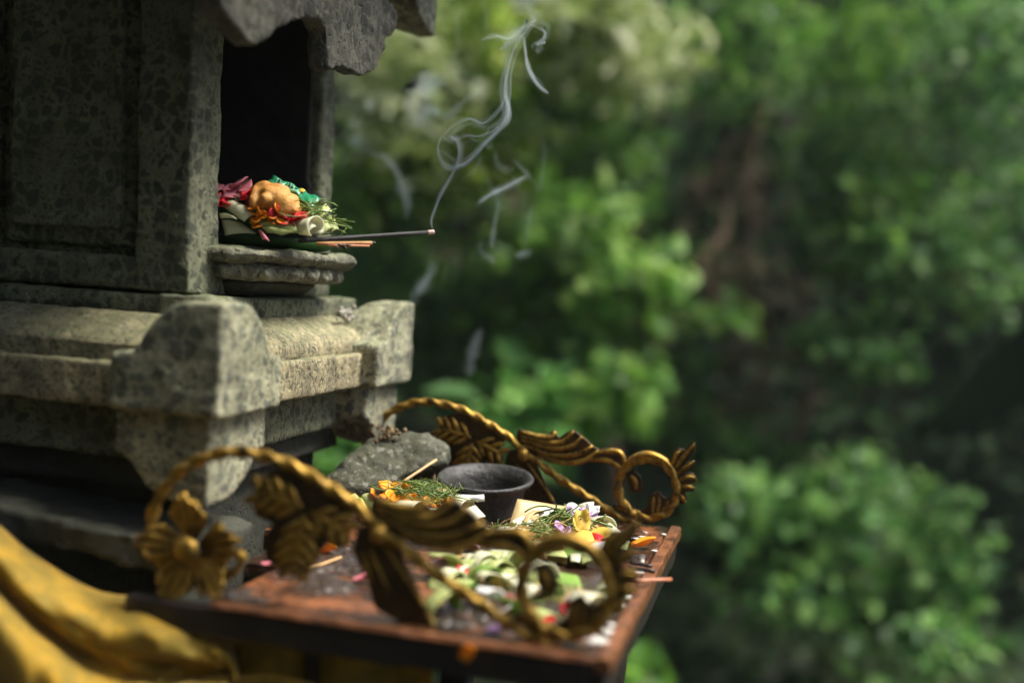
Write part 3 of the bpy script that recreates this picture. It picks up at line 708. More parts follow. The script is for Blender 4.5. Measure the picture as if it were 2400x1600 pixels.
flap('leaf_fold', 'janur_cream', o1, [(1100, 1226, 1.14), (1124, 1234, 1.14), (1116, 1252, 1.135), (1094, 1244, 1.135)], .002)
petals('marigold_petal', 'orange_petal', o1, [(rnd.gauss(945, 26), rnd.gauss(1176, 8), rnd.uniform(1.16, 1.18)) for _ in range(16)] + [(rnd.gauss(1000, 20), rnd.gauss(1186, 6), 1.158) for _ in range(9)] + [(rnd.gauss(1035, 14), rnd.gauss(1190, 7), 1.16) for _ in range(7)] + [(918, 1140, 1.185), (912, 1146, 1.185), (922, 1148, 1.18), (905, 1205, 1.15), (912, 1200, 1.15)], .013, .008, .2)
petals('red_petal', 'red_petal', o1, [(900, 1150, 1.185), (903, 1146, 1.186)], .010, .006)
m = MB()
for (x, y) in [(960, 1174), (985, 1186), (1005, 1188), (935, 1186), (1030, 1190)]: m.ball(at(x, y, 1.172), .012, 8, 6, .4, (1, 1, .7), x)
m.build('marigold_head', 'orange_petal', o1)
shreds('pandan_shreds', 'pandan', o1, 210, 970, 1150, 1.178, 32, 9, .010, .030)
shreds('pandan_shreds', 'pandan', o1, 130, 1030, 1170, 1.166, 26, 12, .009, .026)
flap('leaf_fold', 'leaf_tray', o1, [(835, 1200, 1.165), (1000, 1240, 1.125), (1005, 1256, 1.122), (845, 1220, 1.16)], .001)
cg = MB().tube([at(1040, 1168, 1.178) * (1 - t) + at(1135, 1166, 1.172) * t for t in np.linspace(0, 1, 6)], .0041, 16).build('cigarette', 'paper', None, at(1060, 1170, 1.178))
tag(cg, 'white cigarette lying on the marigold offering', 'cigarette')
p, q = at(868, 1178, 1.17), at(1023, 1077, 1.235); k = p * .55 + q * .45
st = empty('incense_stick', p, 'bare bamboo incense stick leaning from the marigold offering past the rock', 'incense')
stick('dyed_end', 'bamboo_red', p, k, .0021, parent=st); stick('bare_end', 'bamboo', k, q, .0015, parent=st)

# dry brown leaf lying behind the leaning stick
flap_o = MB(); pa = [at(*z) for z in ((965, 1120, 1.262), (1018, 1092, 1.262), (1024, 1140, 1.245), (985, 1150, 1.24))]
rows = [[(pa[0] * (1 - u) + pa[1] * u) * (1 - v) + (pa[3] * (1 - u) + pa[2] * u) * v + CT * .006 * math.sin(6 * u + 3 * v) for v in np.linspace(0, 1, 8)] for u in np.linspace(0, 1, 10)]
tag(flap_o.sheet(rows, .0012).build('dry_leaf', 'bark', None, pa[3]), 'crumpled dry brown leaf under the rock, left of the pot', 'leaf')

# --- offering with purple flowers in a tan leaf tray
o2 = empty('flower_offering', onZ(1330, 1282, TZ), 'palm leaf offering in a tan tray with purple and white petals and a red petal', 'offering', 'palm leaf offerings on the table')
flap('leaf_tray', 'leaf_tray', o2, [(1196, 1236, 1.16), (1250, 1300, 1.05), (1440, 1290, 1.06), (1400, 1230, 1.18)], .0005, .002)
flap('tray_side', 'janur_tan', o2, [(1192, 1236, 1.165), (1213, 1169, 1.185), (1320, 1186, 1.20), (1330, 1226, 1.185)], .003)
flap('tray_side', 'janur_tan', o2, [(1300, 1196, 1.2), (1325, 1184, 1.2), (1340, 1210, 1.185), (1320, 1226, 1.18)], .001)
flap('leaf_fold', 'janur_green', o2, [(1296, 1196, 1.19), (1338, 1188, 1.195), (1392, 1176, 1.185), (1386, 1218, 1.17)], .004)
flap('leaf_fold', 'janur_cream', o2, [(1350, 1186, 1.186), (1392, 1176, 1.18), (1391, 1206, 1.168), (1376, 1230, 1.165)], .004)
flap('leaf_fold', 'janur_cream', o2, [(1199, 1222, 1.12), (1232, 1208, 1.135), (1228, 1222, 1.13), (1210, 1240, 1.115)], .003)
fold('leaf_fold', 'janur_tan', o2, 1252, 1224, 1.135, .022, .011, 6, 62, 20, 175, .006)
fold('leaf_fold', 'janur_cream', o2, 1404, 1238, 1.125, .014, .012, 14, 22, -60, 230, .018, .25)
flap('leaf_fold', 'janur_cream', o2, [(1416, 1220, 1.13), (1430, 1226, 1.125), (1456, 1246, 1.115), (1424, 1262, 1.105)], .004)
flap('leaf_fold', 'janur_cream', o2, [(1414, 1272, 1.085), (1446, 1255, 1.10), (1477, 1270, 1.085), (1440, 1282, 1.075)], .004)
flap('leaf_fold', 'janur_green', o2, [(1434, 1279, 1.08), (1476, 1270, 1.084), (1470, 1288, 1.07), (1440, 1290, 1.07)], .002)
flap('leaf_fold', 'janur_cream', o2, [(1402, 1270, 1.085), (1420, 1270, 1.085), (1446, 1296, 1.065), (1408, 1282, 1.07)], .002)
flap('leaf_fold', 'janur_green', o2, [(1300, 1268, 1.08), (1318, 1258, 1.09), (1322, 1276, 1.075), (1306, 1284, 1.07)], .002)
flap('leaf_fold', 'janur_leaf', o2, [(1308, 1276, 1.07), (1350, 1270, 1.075), (1376, 1312, 1.045), (1318, 1306, 1.045)], .006)
flap('leaf_fold', 'janur_green', o2, [(1352, 1290, 1.055), (1378, 1284, 1.06), (1392, 1316, 1.04), (1364, 1322, 1.035)], .004)
flap('leaf_fold', 'leaf_tray', o2, [(1236, 1270, 1.09), (1310, 1272, 1.07), (1310, 1286, 1.065), (1240, 1284, 1.08)], .001)
flap('leaf_fold', 'leaf_tray', o2, [(1390, 1268, 1.08), (1400, 1266, 1.08), (1410, 1306, 1.05), (1396, 1310, 1.05)], .001)
flap('leaf_fold', 'janur_cream', o2, [(1335, 1300, 1.045), (1362, 1298, 1.045), (1358, 1318, 1.035), (1338, 1316, 1.035)], .002)
flap('leaf_fold', 'janur_green', o2, [(1240, 1288, 1.06), (1320, 1286, 1.055), (1330, 1306, 1.04), (1250, 1304, 1.045)], .003)
petals('purple_petal', 'purple_petal', o2, [(1316, 1258, 1.10), (1322, 1246, 1.105), (1330, 1262, 1.095), (1338, 1242, 1.11), (1330, 1212, 1.15), (1340, 1208, 1.155), (1352, 1214, 1.15), (1362, 1210, 1.15), (1368, 1222, 1.145), (1324, 1208, 1.155), (1348, 1222, 1.14), (1374, 1212, 1.15)], .0125, .0065)
petals('white_petal', 'white_petal', o2, [(1362, 1202, 1.16), (1368, 1206, 1.158), (1370, 1216, 1.15), (1226, 1230, 1.125)], .015, .007)
petals('yellow_petal', 'yellow_petal', o2, [(1366, 1250, 1.105), (1378, 1258, 1.10), (1360, 1262, 1.095), (1372, 1246, 1.11)], .022, .010)
flap('yellow_petal', 'yellow_petal', o2, [(1330, 1270, 1.085), (1370, 1236, 1.115), (1392, 1250, 1.10), (1360, 1278, 1.08)], .004)
flap('yellow_petal', 'yellow_petal', o2, [(1356, 1256, 1.098), (1390, 1252, 1.10), (1398, 1270, 1.085), (1362, 1276, 1.08)], .004)
flap('red_petal', 'red_petal', o2, [(1388, 1248, 1.10), (1420, 1260, 1.09), (1405, 1278, 1.08), (1394, 1268, 1.085)], .003)
for (x, y, Z, r_) in [(1281, 1204, 1.15, .0085), (1340, 1190, 1.165, .0068), (1232, 1234, 1.12, .0068), (1236, 1226, 1.125, .0055), (1222, 1248, 1.11, .006), (1352, 1196, 1.16, .005)]:
    c = at(x, y, Z); n_ = CU * .72 + CT * .69; u = CR; v = np.cross(n_, u)
    m = MB().grid([[c + (u * math.cos(a) + v * math.sin(a)) * r_ * k + n_ * h for a in np.linspace(0, 6.283, 20, endpoint=False)] for k, h in ((0, .0012), (.6, .001), (.92, .0017), (1, .0008), (.95, -.0004), (0, -.0004))], closev=True)
    m.build('white_disc_petal', 'white_petal', o2)
shreds('pandan_shreds', 'pandan', o2, 110, 1305, 1222, 1.13, 18, 14, .01, .030, .00065, .8)
shreds('pandan_shreds', 'pandan', o2, 90, 1265, 1244, 1.115, 28, 10, .012, .026, .0006)
shreds('pandan_shreds', 'pandan', o2, 10, 1350, 1228, 1.12, 14, 2, .002, .05, .0009, -.12)
shreds('dry_threads', 'leaf_tray', o2, 60, 1255, 1246, 1.112, 28, 10, .012, .03, .0006)

# --- small leaf scraps between the two
o3 = empty('flower_offering', onZ(1165, 1258, TZ), 'small scrap of palm leaf loops with a tangle of shreds between the two sharp offerings', 'offering', 'palm leaf offerings on the table')
flap('leaf_tray', 'janur_tan', o3, [(1110, 1262, 1.115), (1150, 1270, 1.105), (1216, 1266, 1.11), (1180, 1252, 1.13)], .001)
flap('leaf_fold', 'janur_cream', o3, [(1118, 1240, 1.12), (1148, 1238, 1.12), (1150, 1256, 1.11), (1122, 1258, 1.11)], .003)
fold('leaf_fold', 'janur_cream', o3, 1130, 1256, 1.112, .009, .0055, 0, 40, 0, 190, .014)
fold('leaf_fold', 'janur_cream', o3, 1192, 1252, 1.112, .0125, .0075, 0, 55, 0, 190, .020)
shreds('pandan_shreds', 'pandan', o3, 70, 1175, 1242, 1.12, 16, 6, .006, .02)

# --- nearer offerings seen through the near rail
def scatter_offering(name, label, px, py, z0, items, tray, shr=40):
    e = empty('flower_offering', onZ(px, py, TZ), label, 'offering', 'palm leaf offerings on the table')
    flap('leaf_tray', 'leaf_tray', e, tray, .001, .003)
    for (x, y, Z, rx, ry, roll, yaw, mat) in items: fold('leaf_fold', mat, e, x, y, Z, rx, ry, roll, yaw, -30, 230, .022)
    for (x, y, Z, rx, ry, roll, yaw, mat) in items[::2]: fold('leaf_fold', ('janur_cream', 'janur_green')[int(x) % 2], e, x + rnd.uniform(-24, 24), y + rnd.uniform(-10, 14), Z, rx * .8, ry * .9, roll + 40, yaw + rnd.uniform(-30, 20), -40, 200, .02)
    if shr: shreds('pandan_shreds', 'pandan', e, shr, px, py - 30, items[0][2] + .02, 40, 14, .012, .028)
    return e
e = scatter_offering('a', 'blurred heap of pale green leaf folds under the acanthus of the near rail', 1110, 1405, 0,
    [(1050, 1378, .955, .020, .014, 10, 60, 'janur_green'), (1090, 1392, .945, .022, .012, -8, 60, 'janur_green'), (1130, 1340, .985, .018, .012, 20, 50, 'janur_green'), (1165, 1345, .985, .016, .012, -30, 50, 'janur_green'), (1180, 1380, .955, .015, .013, -10, 50, 'janur_cream'), (1205, 1368, .965, .013, .012, 10, 45, 'janur_green'), (1118, 1326, 1.0, .014, .01, 0, 60, 'janur_cream'), (1155, 1322, 1.0, .014, .01, 15, 60, 'janur_green'), (1190, 1318, 1.005, .012, .01, -20, 50, 'janur_green'), (1075, 1350, .975, .014, .01, 0, 60, 'janur_cream')],
    [(1020, 1404, .94), (1100, 1430, .91), (1222, 1404, .94), (1130, 1362, .98)], 50)
flap('leaf_fold', 'white_petal', e, [(1028, 1342, .97), (1060, 1338, .975), (1064, 1360, .965), (1036, 1362, .96)], .003)
flap('leaf_fold', 'white_petal', e, [(1138, 1356, .955), (1158, 1352, .955), (1184, 1386, .94), (1160, 1392, .935)], .002)
petals('red_petal', 'red_petal', e, [(1062, 1356, .957), (1066, 1362, .955), (1080, 1346, .965), (1096, 1344, .967)], .012, .006)
petals('purple_petal', 'purple_petal', e, [(1010, 1324, .98), (1016, 1322, .98)], .014, .007)
flap('tray_side', 'leaf_tray', e, [(1090, 1398, .93), (1216, 1396, .93), (1216, 1410, .92), (1094, 1412, .92)], .001)
e = scatter_offering('b', 'blurred offering with a fresh green leaf, seen inside the near ring scroll', 1300, 1400, 0,
    [(1268, 1362, .965, .014, .018, 10, 40, 'janur_cream'), (1262, 1350, .975, .012, .010, 30, 50, 'janur_cream'), (1434, 1386, .95, .009, .008, -20, 25, 'janur_green')],
    [(1252, 1400, .945), (1300, 1416, .92), (1400, 1400, .945), (1340, 1376, .975)], 0)
flap('banana_leaf', 'janur_leaf', e, [(1292, 1376, .955), (1296, 1338, .985), (1352, 1348, .975), (1364, 1376, .955)], .004)
flap('tray_side', 'janur_tan', e, [(1290, 1378, .95), (1362, 1372, .955), (1362, 1388, .94), (1290, 1392, .935)], .002)
flap('tray_side', 'leaf_tray', e, [(1262, 1398, .935), (1366, 1392, .94), (1370, 1408, .92), (1262, 1410, .92)], .002)
e = scatter_offering('c', 'blurred offering with a pink flower behind the foot of the near ring', 1240, 1480, 0,
    [(1246, 1470, .87, .014, .009, -40, 30, 'janur_cream'), (1276, 1462, .872, .010, .011, 40, 30, 'janur_green'), (1344, 1452, .88, .010, .008, 10, 40, 'janur_cream')],
    [(1180, 1478, .865), (1240, 1500, .845), (1360, 1486, .855), (1300, 1452, .89)], 40)
petals('pink_petal', 'pink_petal', e, [(1190 + i * 7, 1424 + (i % 3) * 12, .885) for i in range(7)], .015, .007)
petals('red_petal', 'red_petal', e, [(1338, 1444, .882), (1342, 1440, .885)], .010, .006)

# loose leaf trimmings, matted between the offerings
o5 = empty('leaf_trimmings', onZ(1290, 1350, TZ), 'matted pale leaf trimmings strewn between the near and far offerings', 'trimmings')
for i in range(18):
    x, y = rnd.uniform(1030, 1450), rnd.uniform(1290, 1440); p = onZ(x, y, TZ + rnd.uniform(.003, .012)); zc = float((p - CAM) @ cf)
    if p[0] > TX1 - .03: continue
    mt = rnd.choice(['janur_cream', 'janur_green', 'janur_green', 'janur_leaf', 'janur_tan', 'white_petal', 'leaf_tray'])
    fold('leaf_scrap', mt, o5, x, y - 6, zc, rnd.uniform(.010, .018), rnd.uniform(.006, .011), rnd.uniform(-40, 40), rnd.uniform(25, 75), rnd.uniform(-60, 0), rnd.uniform(120, 240), rnd.uniform(.014, .026), rnd.uniform(0, .3))
for mt, nn in (('orange_petal', 6), ('red_petal', 3), ('yellow_petal', 6), ('purple_petal', 2), ('white_petal', 4)):
    for i in range(nn):
        x, y = rnd.uniform(1030, 1440), rnd.uniform(1285, 1470); p = onZ(x, y, TZ + .004)
        if p[0] > TX1 - .02: continue
        a = rnd.uniform(0, 6.28); m = MB(); petal(m, p, np.array([math.cos(a), math.sin(a), rnd.uniform(0, .4)]), np.array([0, 0, 1.]), rnd.uniform(.009, .016), rnd.uniform(.004, .007), .3, i); m.build('petal_scrap', mt, o5)
shreds('pandan_shreds', 'pandan', o5, 70, 1300, 1400, .93, 70, 14, .015, .028)

# loose petals and sticks
def loose(name, mat, label, cat, spots, L, W, grp=None):
    for k, (x, y, a) in enumerate(spots):
        p = onZ(x, y, TZ) + np.array([0, 0, .002]); m = MB()
        petal(m, p, np.array([math.cos(a), math.sin(a), .10]), np.array([0, 0, 1.]), L, W, .25, k); tag(m.build(name, mat, None, p), label[k] if isinstance(label, list) else label, cat, grp)
loose('fallen_petal', 'orange_petal', ['long orange petal fallen on the wet planks below the vine leaf', 'orange petal standing against the black ash left of the drooping leaf', 'bright orange petal on the right of the table beside the tan tray'], 'petal', [(735, 1297, -.25), (852, 1322, 1.3), (1478, 1284, .3)], .026, .006, 'petals fallen on the table')
loose('fallen_petal', 'purple_petal', 'purple petal lying by the near table edge', 'petal', [(1138, 1486, .4)], .016, .007, 'petals fallen on the table')
loose('fallen_petal', 'pink_petal', ['pink petal scrap among the ash near the gilded flower', 'pink petal on the reddish plank beside the drooping leaf'], 'petal', [(612, 1330, .5), (826, 1364, .2)], .016, .006, 'petals fallen on the table')
m = MB(); p = at(1085, 1545, .80); petal(m, p, CU + CR * .5, CT, .013, .005, .3); tag(m.build('fallen_petal', 'orange_petal', None, p), 'orange petal hanging off the near table edge', 'petal', 'petals fallen on the table')
p, q = onZ(1440, 1363, TZ + .0065), onZ(1573, 1357, TZ + .0065)
tag(stick('fallen_stick', 'bamboo_red', p, q, .0017, org=p), 'thin bamboo stick sticking out over the right table edge', 'incense')
p, q = onZ(715, 1336, TZ + .004), onZ(800, 1305, TZ + .004)
tag(stick('fallen_stick', 'bamboo', p, q, .0013, org=p), 'short bamboo stick lying in the black ash on the planks', 'incense')
for (a, b, lab) in (((1478, 1318), (1528, 1326), 'dark splinter of wood on the right end of the table, uppermost of two'), ((1474, 1328), (1534, 1338), 'dark reddish splinter on the right end of the table, lower of two')):
    p, q = onZ(*a, TZ + .003), onZ(*b, TZ + .003); tag(stick('splinter', 'wood_black', p, q, .0018, org=p, seg=6), lab, 'splinter', 'splinters on the table')

# ------------------------------------------------------------------ offering on the shrine tray
TT = 1.4705
o4 = empty('flower_offering', onZ(650, 570, TT) if False else (BX + .015, 1.06, TT), 'palm leaf offering with red petals in the shrine niche, under the fried dough', 'offering')
rows = []
cx4, cy4 = BX + .012, 1.075
for i, (r_, h) in enumerate(((.0, .001), (.046, .001), (.055, .004), (.058, .012))):
    rows.append([(cx4 + math.cos(a) * r_ * 1.02, cy4 + math.sin(a) * r_ * 1.25, TT + h) for a in np.linspace(0, 6.283, 28, endpoint=False)])
m = MB(); m.grid(rows, closev=True); o = m.build('leaf_tray', 'leaf_deep', o4)
so_ = o.modifiers.new('solid', 'SOLIDIFY'); so_.thickness = .001
flap('leaf_fold', 'janur_cream', o4, [(512, 476, 1.10), (560, 474, 1.10), (606, 502, 1.09), (572, 520, 1.085)], .005)
flap('leaf_fold', 'janur_cream', o4, [(514, 500, 1.09), (546, 506, 1.085), (556, 514, 1.085), (518, 512, 1.09)], .002)
flap('leaf_fold', 'paper', o4, [(516, 462, 1.105), (530, 466, 1.105), (600, 492, 1.095), (590, 494, 1.095)], .001)
flap('leaf_fold', 'janur_green', o4, [(606, 526, 1.085), (622, 518, 1.09), (700, 518, 1.09), (699, 546, 1.08)], .003)
flap('leaf_fold', 'janur_green', o4, [(612, 530, 1.083), (690, 544, 1.08), (660, 552, 1.08), (628, 546, 1.082)], .002)
fold('leaf_fold', 'janur_cream', o4, 724, 532, 1.085, .010, .0085, 25, 58, -70, 220, .020, .3)
flap('leaf_fold', 'janur_cream', o4, [(702, 530, 1.085), (730, 514, 1.09), (741, 532, 1.085), (722, 548, 1.08)], .004)
flap('leaf_fold', 'janur_green', o4, [(740, 510, 1.105), (764, 478, 1.115), (778, 496, 1.11), (744, 522, 1.10)], .004)
flap('leaf_fold', 'janur_green', o4, [(742, 532, 1.095), (770, 518, 1.105), (788, 536, 1.10), (756, 552, 1.09)], .006)
flap('leaf_fold', 'janur_green', o4, [(764, 512, 1.11), (782, 508, 1.11), (794, 538, 1.10), (776, 546, 1.095)], .003)
flap('leaf_fold', 'janur_cream', o4, [(520, 516, 1.10), (570, 524, 1.1), (600, 548, 1.095), (528, 552, 1.095)], .003)
flap('leaf_fold', 'pink_petal', o4, [(606, 540, 1.085), (614, 542, 1.083), (632, 566, 1.078), (616, 562, 1.08)], .002)
flap('green_leaf', 'leaf_deep', o4, [(560, 424, 1.14), (580, 422, 1.14), (596, 452, 1.13), (570, 458, 1.13)], .003)
flap('green_leaf', 'leaf_deep', o4, [(560, 456, 1.125), (575, 452, 1.125), (590, 468, 1.115), (566, 470, 1.115)], .003)
petals('pink_petal', 'pink_petal', o4, [(524, 440, 1.115), (532, 434, 1.12), (545, 438, 1.118), (556, 446, 1.115), (538, 450, 1.11), (522, 452, 1.112), (552, 456, 1.11)], .017, .013, .18)
petals('red_petal', 'red_petal', o4, [(rnd.gauss(592, 26), 474 + rnd.gauss(6, 8), rnd.uniform(1.095, 1.11)) for _ in range(16)] + [(rnd.gauss(672, 18), rnd.gauss(510, 5), 1.09) for _ in range(12)], .014, .009, .2)
petals('marigold_petal', 'orange_petal', o4, [(rnd.gauss(622, 13), rnd.gauss(506, 7), 1.088) for _ in range(13)] + [(650, 500, 1.087), (648, 506, 1.086), (654, 510, 1.086)], .010, .006, .2)
shreds('pandan_shreds', 'pandan', o4, 120, 722, 496, 1.105, 18, 11, .010, .026, .00055)
shreds('pandan_shreds', 'pandan', o4, 14, 782, 530, 1.10, 8, 14, .005, .03, .0005)
m = MB()
for (x, y) in [(590, 496), (640, 504), (680, 515), (610, 514), (560, 488)]: m.ball(at(x, y, 1.112), .017, 10, 8, .3, (1, 1, .8), x)
m.build('filling', 'leaf_deep', o4)

# fried dough: one lumpy body with nubs
fr_c = at(640, 456, 1.105)
m = MB()
for (x, y, dz, r_, sc) in [(642, 455, 0, .0200, (1.15, 1, .92)), (664, 470, -.006, .0175, (1.1, 1, .85)), (618, 438, .004, .0145, (1.1, 1, .9)), (668, 482, -.010, .012, (1, 1, .8)), (600, 450, -.006, .0088, (.8, 1, 1.5)), (596, 462, -.010, .008, (.8, 1, 1.3)), (622, 456, -.016, .0075, (1, 1, .9)), (612, 470, -.012, .0045, (.7, 1, 1.3)), (688, 484, -.008, .009, (1, 1, .8)), (625, 428, .004, .008, (1.2, 1, .8)), (640, 494, -.012, .004, (1, 1, 1)), (682, 466, -.002, .010, (1, 1, 1))]:
    m.ball(at(645 + (x - 645) * 1.0, 468 + (y - 458) * .95, 1.100 + dz), r_ * .84, 18, 12, .25, sc, x * .13)
o = m.build('fried_dough', 'fritter', None, at(645, 490, 1.105)); tag(o, 'golden brown lump of fried dough on the niche offering', 'food')
r = o.modifiers.new('voxel', 'REMESH'); r.mode = 'VOXEL'; r.voxel_size = .0016; r.use_smooth_shade = True
sm = o.modifiers.new('smooth', 'SMOOTH'); sm.iterations = 10; sm.factor = .5
dsp = o.modifiers.new('lump', 'DISPLACE'); dsp.texture = tex1; dsp.strength = .0022; dsp.texture_coords = 'LOCAL'

# green wrapper
wr = empty('snack_packet', at(700, 470, 1.12), 'shiny green plastic snack packet leaning behind the fried dough', 'packet')
C4 = [(628, 428, 1.118), (640, 412, 1.13), (752, 466, 1.115), (736, 490, 1.10)]
def wsheet(name, mat, f0, f1, g0, g1, lift):
    a, b, c, d = [at(*p) for p in C4]; rows = []
    for u in np.linspace(f0, f1, 16):
        row = []
        for v in np.linspace(g0, g1, 8):
            q = (a * (1 - v) + b * v) * (1 - u) + (d * (1 - v) + c * v) * u
            row.append(q + CU * (.0045 * math.sin(math.pi * u) * math.sin(math.pi * min(1, v + .1)) + .0012 * math.sin(22 * u + 7 * v) + lift) + CT * (.001 * math.sin(31 * u) + lift))
        rows.append(row)
    return MB().sheet(rows, .0006).build(name, mat, wr)
wsheet('wrapper', 'wrapper_dark', 0, 1, 0, 1, 0)
wsheet('printed_band', 'wrapper_pale', .12, .66, .12, .74, .0007)
wsheet('gold_print', 'wrapper_gold', .62, .72, .45, .85, .0012)
for k in range(6): wsheet('printed_letter', 'wrapper_dark', .20 + .07 * k, .245 + .07 * k, .25 + .05 * (k % 2), .60, .0013)

# burning incense and two spent sticks on the rim
p, q = at(700, 565, 1.083), at(1002, 545, 1.145); t_ = at(1017, 543.5, 1.148)
ic = empty('incense_stick', p, 'burning black incense stick jutting from the shrine tray with a glowing pale tip', 'incense')
stick('coated_length', 'incense_black', p, q, .0023, parent=ic)
stick('ash_tip', 'incense_ash', q, t_, .0024, parent=ic)
p, q, t_ = at(742, 571.5, 1.078), at(872, 569.5, 1.10), at(880, 570, 1.101)
ic = empty('incense_stick', p, 'brown incense stick with charred end on the tray rim, below the burning one', 'incense')
stick('coated_length', 'incense_brown', p, q, .0019, parent=ic); stick('charred_end', 'incense_black', q, t_, .0016, parent=ic)
p, q = at(770, 575, 1.079), at(866, 576.5, 1.095)
tag(stick('incense_stick', 'bamboo_red', p, q, .0011, org=p), 'thin bare red stick on the tray rim, lowest of three', 'incense')
m = MB()
for i in range(22):
    m.ball(at(rnd.gauss(806, 9), rnd.gauss(578, 3), 1.075), rnd.uniform(.0008, .0022), 6, 4, .6, (1.4, 1, .7), i)
tag(m.build('charred_crumbs', 'bark', None, at(806, 580, 1.075)), 'brown charred crumbs spilled on the tray rim', 'crumbs', kind='stuff')

# ------------------------------------------------------------------ yellow cloth
cl = empty('yellow_cloth', at(250, 1500, .86) * np.array([1, 1, 0]), 'folded yellow cloth swagged round the lower base at the left', 'cloth')
A = [(-80, 1190), (0, 1238), (60, 1292), (150, 1352), (215, 1386), (270, 1400), (340, 1406), (400, 1428), (460, 1452), (510, 1472), (540, 1494), (556, 1540), (560, 1610)]
B = [(-80, 1310), (0, 1398), (60, 1462), (130, 1524), (200, 1568), (270, 1596), (340, 1602), (400, 1604), (460, 1602), (510, 1600), (540, 1606), (556, 1650), (560, 1720)]
nA = 110; SA, SB = spline(A, nA), spline(B, nA); rows = []
for k in range(nA):
    (xa_, ya_), (xb_, yb_) = SA[k], SB[k]; t = k / (nA - 1); gap = max(40, yb_ - ya_); e_ = min(1, (1 - t) * 6 + .35)
    X = lambda f: xa_ * (1 - f) + xb_ * f
    wv = .010 * noise.noise(Vector((t * 7, 0, 1))) ; row = []
    for f, dy, Z in ((0, -6, .93), (.02, 10, .905), (.07, 40, .882), (.15, 74, .870), (.26, 104, .868), (.38, .60, .872), (.55, .70, .878), (.74, .82, .883), (.9, .94, .880), (1, 1.02, .866), (1., 1.16, .848), (1., 1.40, .838), (1., 1.75, .838), (1., 2.2, .844), (1, 2.7, .85)):
        y_ = ya_ + (dy * min(1, gap / 175) if abs(dy) > 3 or dy == 0 else gap * dy)
        row.append(at(X(f), y_ + 5 * noise.noise(Vector((t * 5, f * 2, 3))), Z + .007 * noise.noise(Vector((t * 5 - f * 4, f * 2.2, 4))) + .0016 * noise.noise(Vector((t * 18, f * 7, 8))) - .009 * (1 - abs(noise.noise(Vector((t * 3.2 - f * 2.6, f * 1.6 + t, 14))))) ** 9))
    rows.append(spline(row, 80))
MB().sheet(rows, .0022).build('swag', 'cloth', cl)
# hanging length below the table edge
rows = []
for k in range(60):
    t = k / 59; x = -.455 + .206 * t; row = []
    for j in range(20):
        s_ = j / 19; row.append((x + .008 * s_, .802 + .010 * math.sin(t * 17 + s_) * (.5 + .5 * s_) + .01 * s_, 1.1685 - .42 * s_))
    rows.append(row)
MB().sheet(rows, .002).build('hanging_length', 'cloth', cl)
# twisted tie between the two
MB().tube(spline([at(500, 1586, .875), at(580, 1592, .87), at(640, 1590, .866), at(740, 1612, .86)], 16), .0035, 8).build('tie', 'cloth', cl)

# ------------------------------------------------------------------ smoke
sm = empty('smoke', at(1015, 535, 1.148), 'pale smoke curling up from the burning incense stick', 'smoke')
def wisp(pts, Z, r0, r1, mat='smoke_thick', flat=1., n=40, dz=0.):
    P2 = spline(pts, n); P = [at(x, y, Z + dz * i / (n - 1)) for i, (x, y) in enumerate(P2)]
    for k in ((1.8, 1.25, .8, .4) if mat != 'smoke_thick' else (1.5, .9, .45)):
        MB().tube(P, lambda t: ((r0 + (r1 - r0) * t) * (.15 + .85 * math.sin(math.pi * (.02 + .96 * t)) ** .5) + .0002) * k * (.75 + .6 * noise.noise(Vector((t * 7 + k, Z * 50, len(pts))))), 10, flat=flat, up=CT).build('wisp', mat, sm)
wisp([(1014, 536), (1010, 520), (1019, 491), (1032, 455), (1050, 424), (1068, 393), (1077, 357), (1072, 330), (1056, 322)], 1.15, .0011, .0032)
wisp([(1008, 525), (1022, 484), (1046, 432), (1072, 396), (1084, 356), (1078, 326)], 1.15, .0009, .0028, 'smoke_mid')
wisp([(1046, 326), (1033, 322), (1026, 346), (1031, 372), (1046, 393), (1068, 394), (1099, 379), (1135, 339), (1166, 308), (1189, 281), (1191, 250), (1182, 214), (1189, 170), (1202, 125), (1218, 92), (1240, 66)], 1.15, .0022, .0028, 'smoke_thick', 1., 90)
wisp([(1060, 372), (1090, 372), (1125, 340), (1160, 305), (1180, 270), (1176, 230), (1176, 190), (1192, 130), (1210, 92), (1246, 58)], 1.152, .006, .006, 'smoke_mid', .35, 70)
wisp([(1037, 319), (1064, 292), (1099, 277), (1130, 286), (1157, 268), (1166, 280)], 1.155, .0018, .0022, 'smoke_mid', 1., 40)
wisp([(1046, 330), (1075, 300), (1110, 290), (1140, 300), (1170, 282)], 1.16, .009, .008, 'smoke_thin', .3, 40)
wisp([(1030, 352), (1038, 372), (1056, 386), (1068, 380), (1050, 366), (1036, 352)], 1.15, .004, .0035, 'smoke_mid', .5)
wisp([(1070, 334), (1046, 328), (1036, 318)], 1.15, .004, .002, 'smoke_mid', .5, 20)
wisp([(1072, 350), (1100, 330), (1130, 336), (1150, 346), (1154, 334)], 1.16, .0022, .002, 'smoke_mid')
wisp([(1080, 420), (1110, 402), (1124, 376), (1128, 350)], 1.16, .006, .004, 'smoke_thin', .4)
wisp([(1229, 88), (1231, 120), (1236, 150), (1247, 179), (1264, 203), (1284, 219)], 1.16, .0020, .0028, 'smoke_thick')
wisp([(1128, 96), (1148, 86), (1168, 88), (1189, 85), (1220, 66), (1242, 60), (1250, 44), (1240, 28)], 1.155, .0034, .0026, 'smoke_mid')
wisp([(1170, 118), (1190, 104), (1214, 90), (1232, 76)], 1.155, .0036, .003, 'smoke_thick', .6)
wisp([(1180, 150), (1186, 112), (1204, 84), (1228, 66)], 1.16, .010, .012, 'smoke_thin', .4)
wisp([(1250, 108), (1262, 100), (1268, 110), (1258, 120), (1254, 108)], 1.17, .0022, .0022, 'smoke_mid')
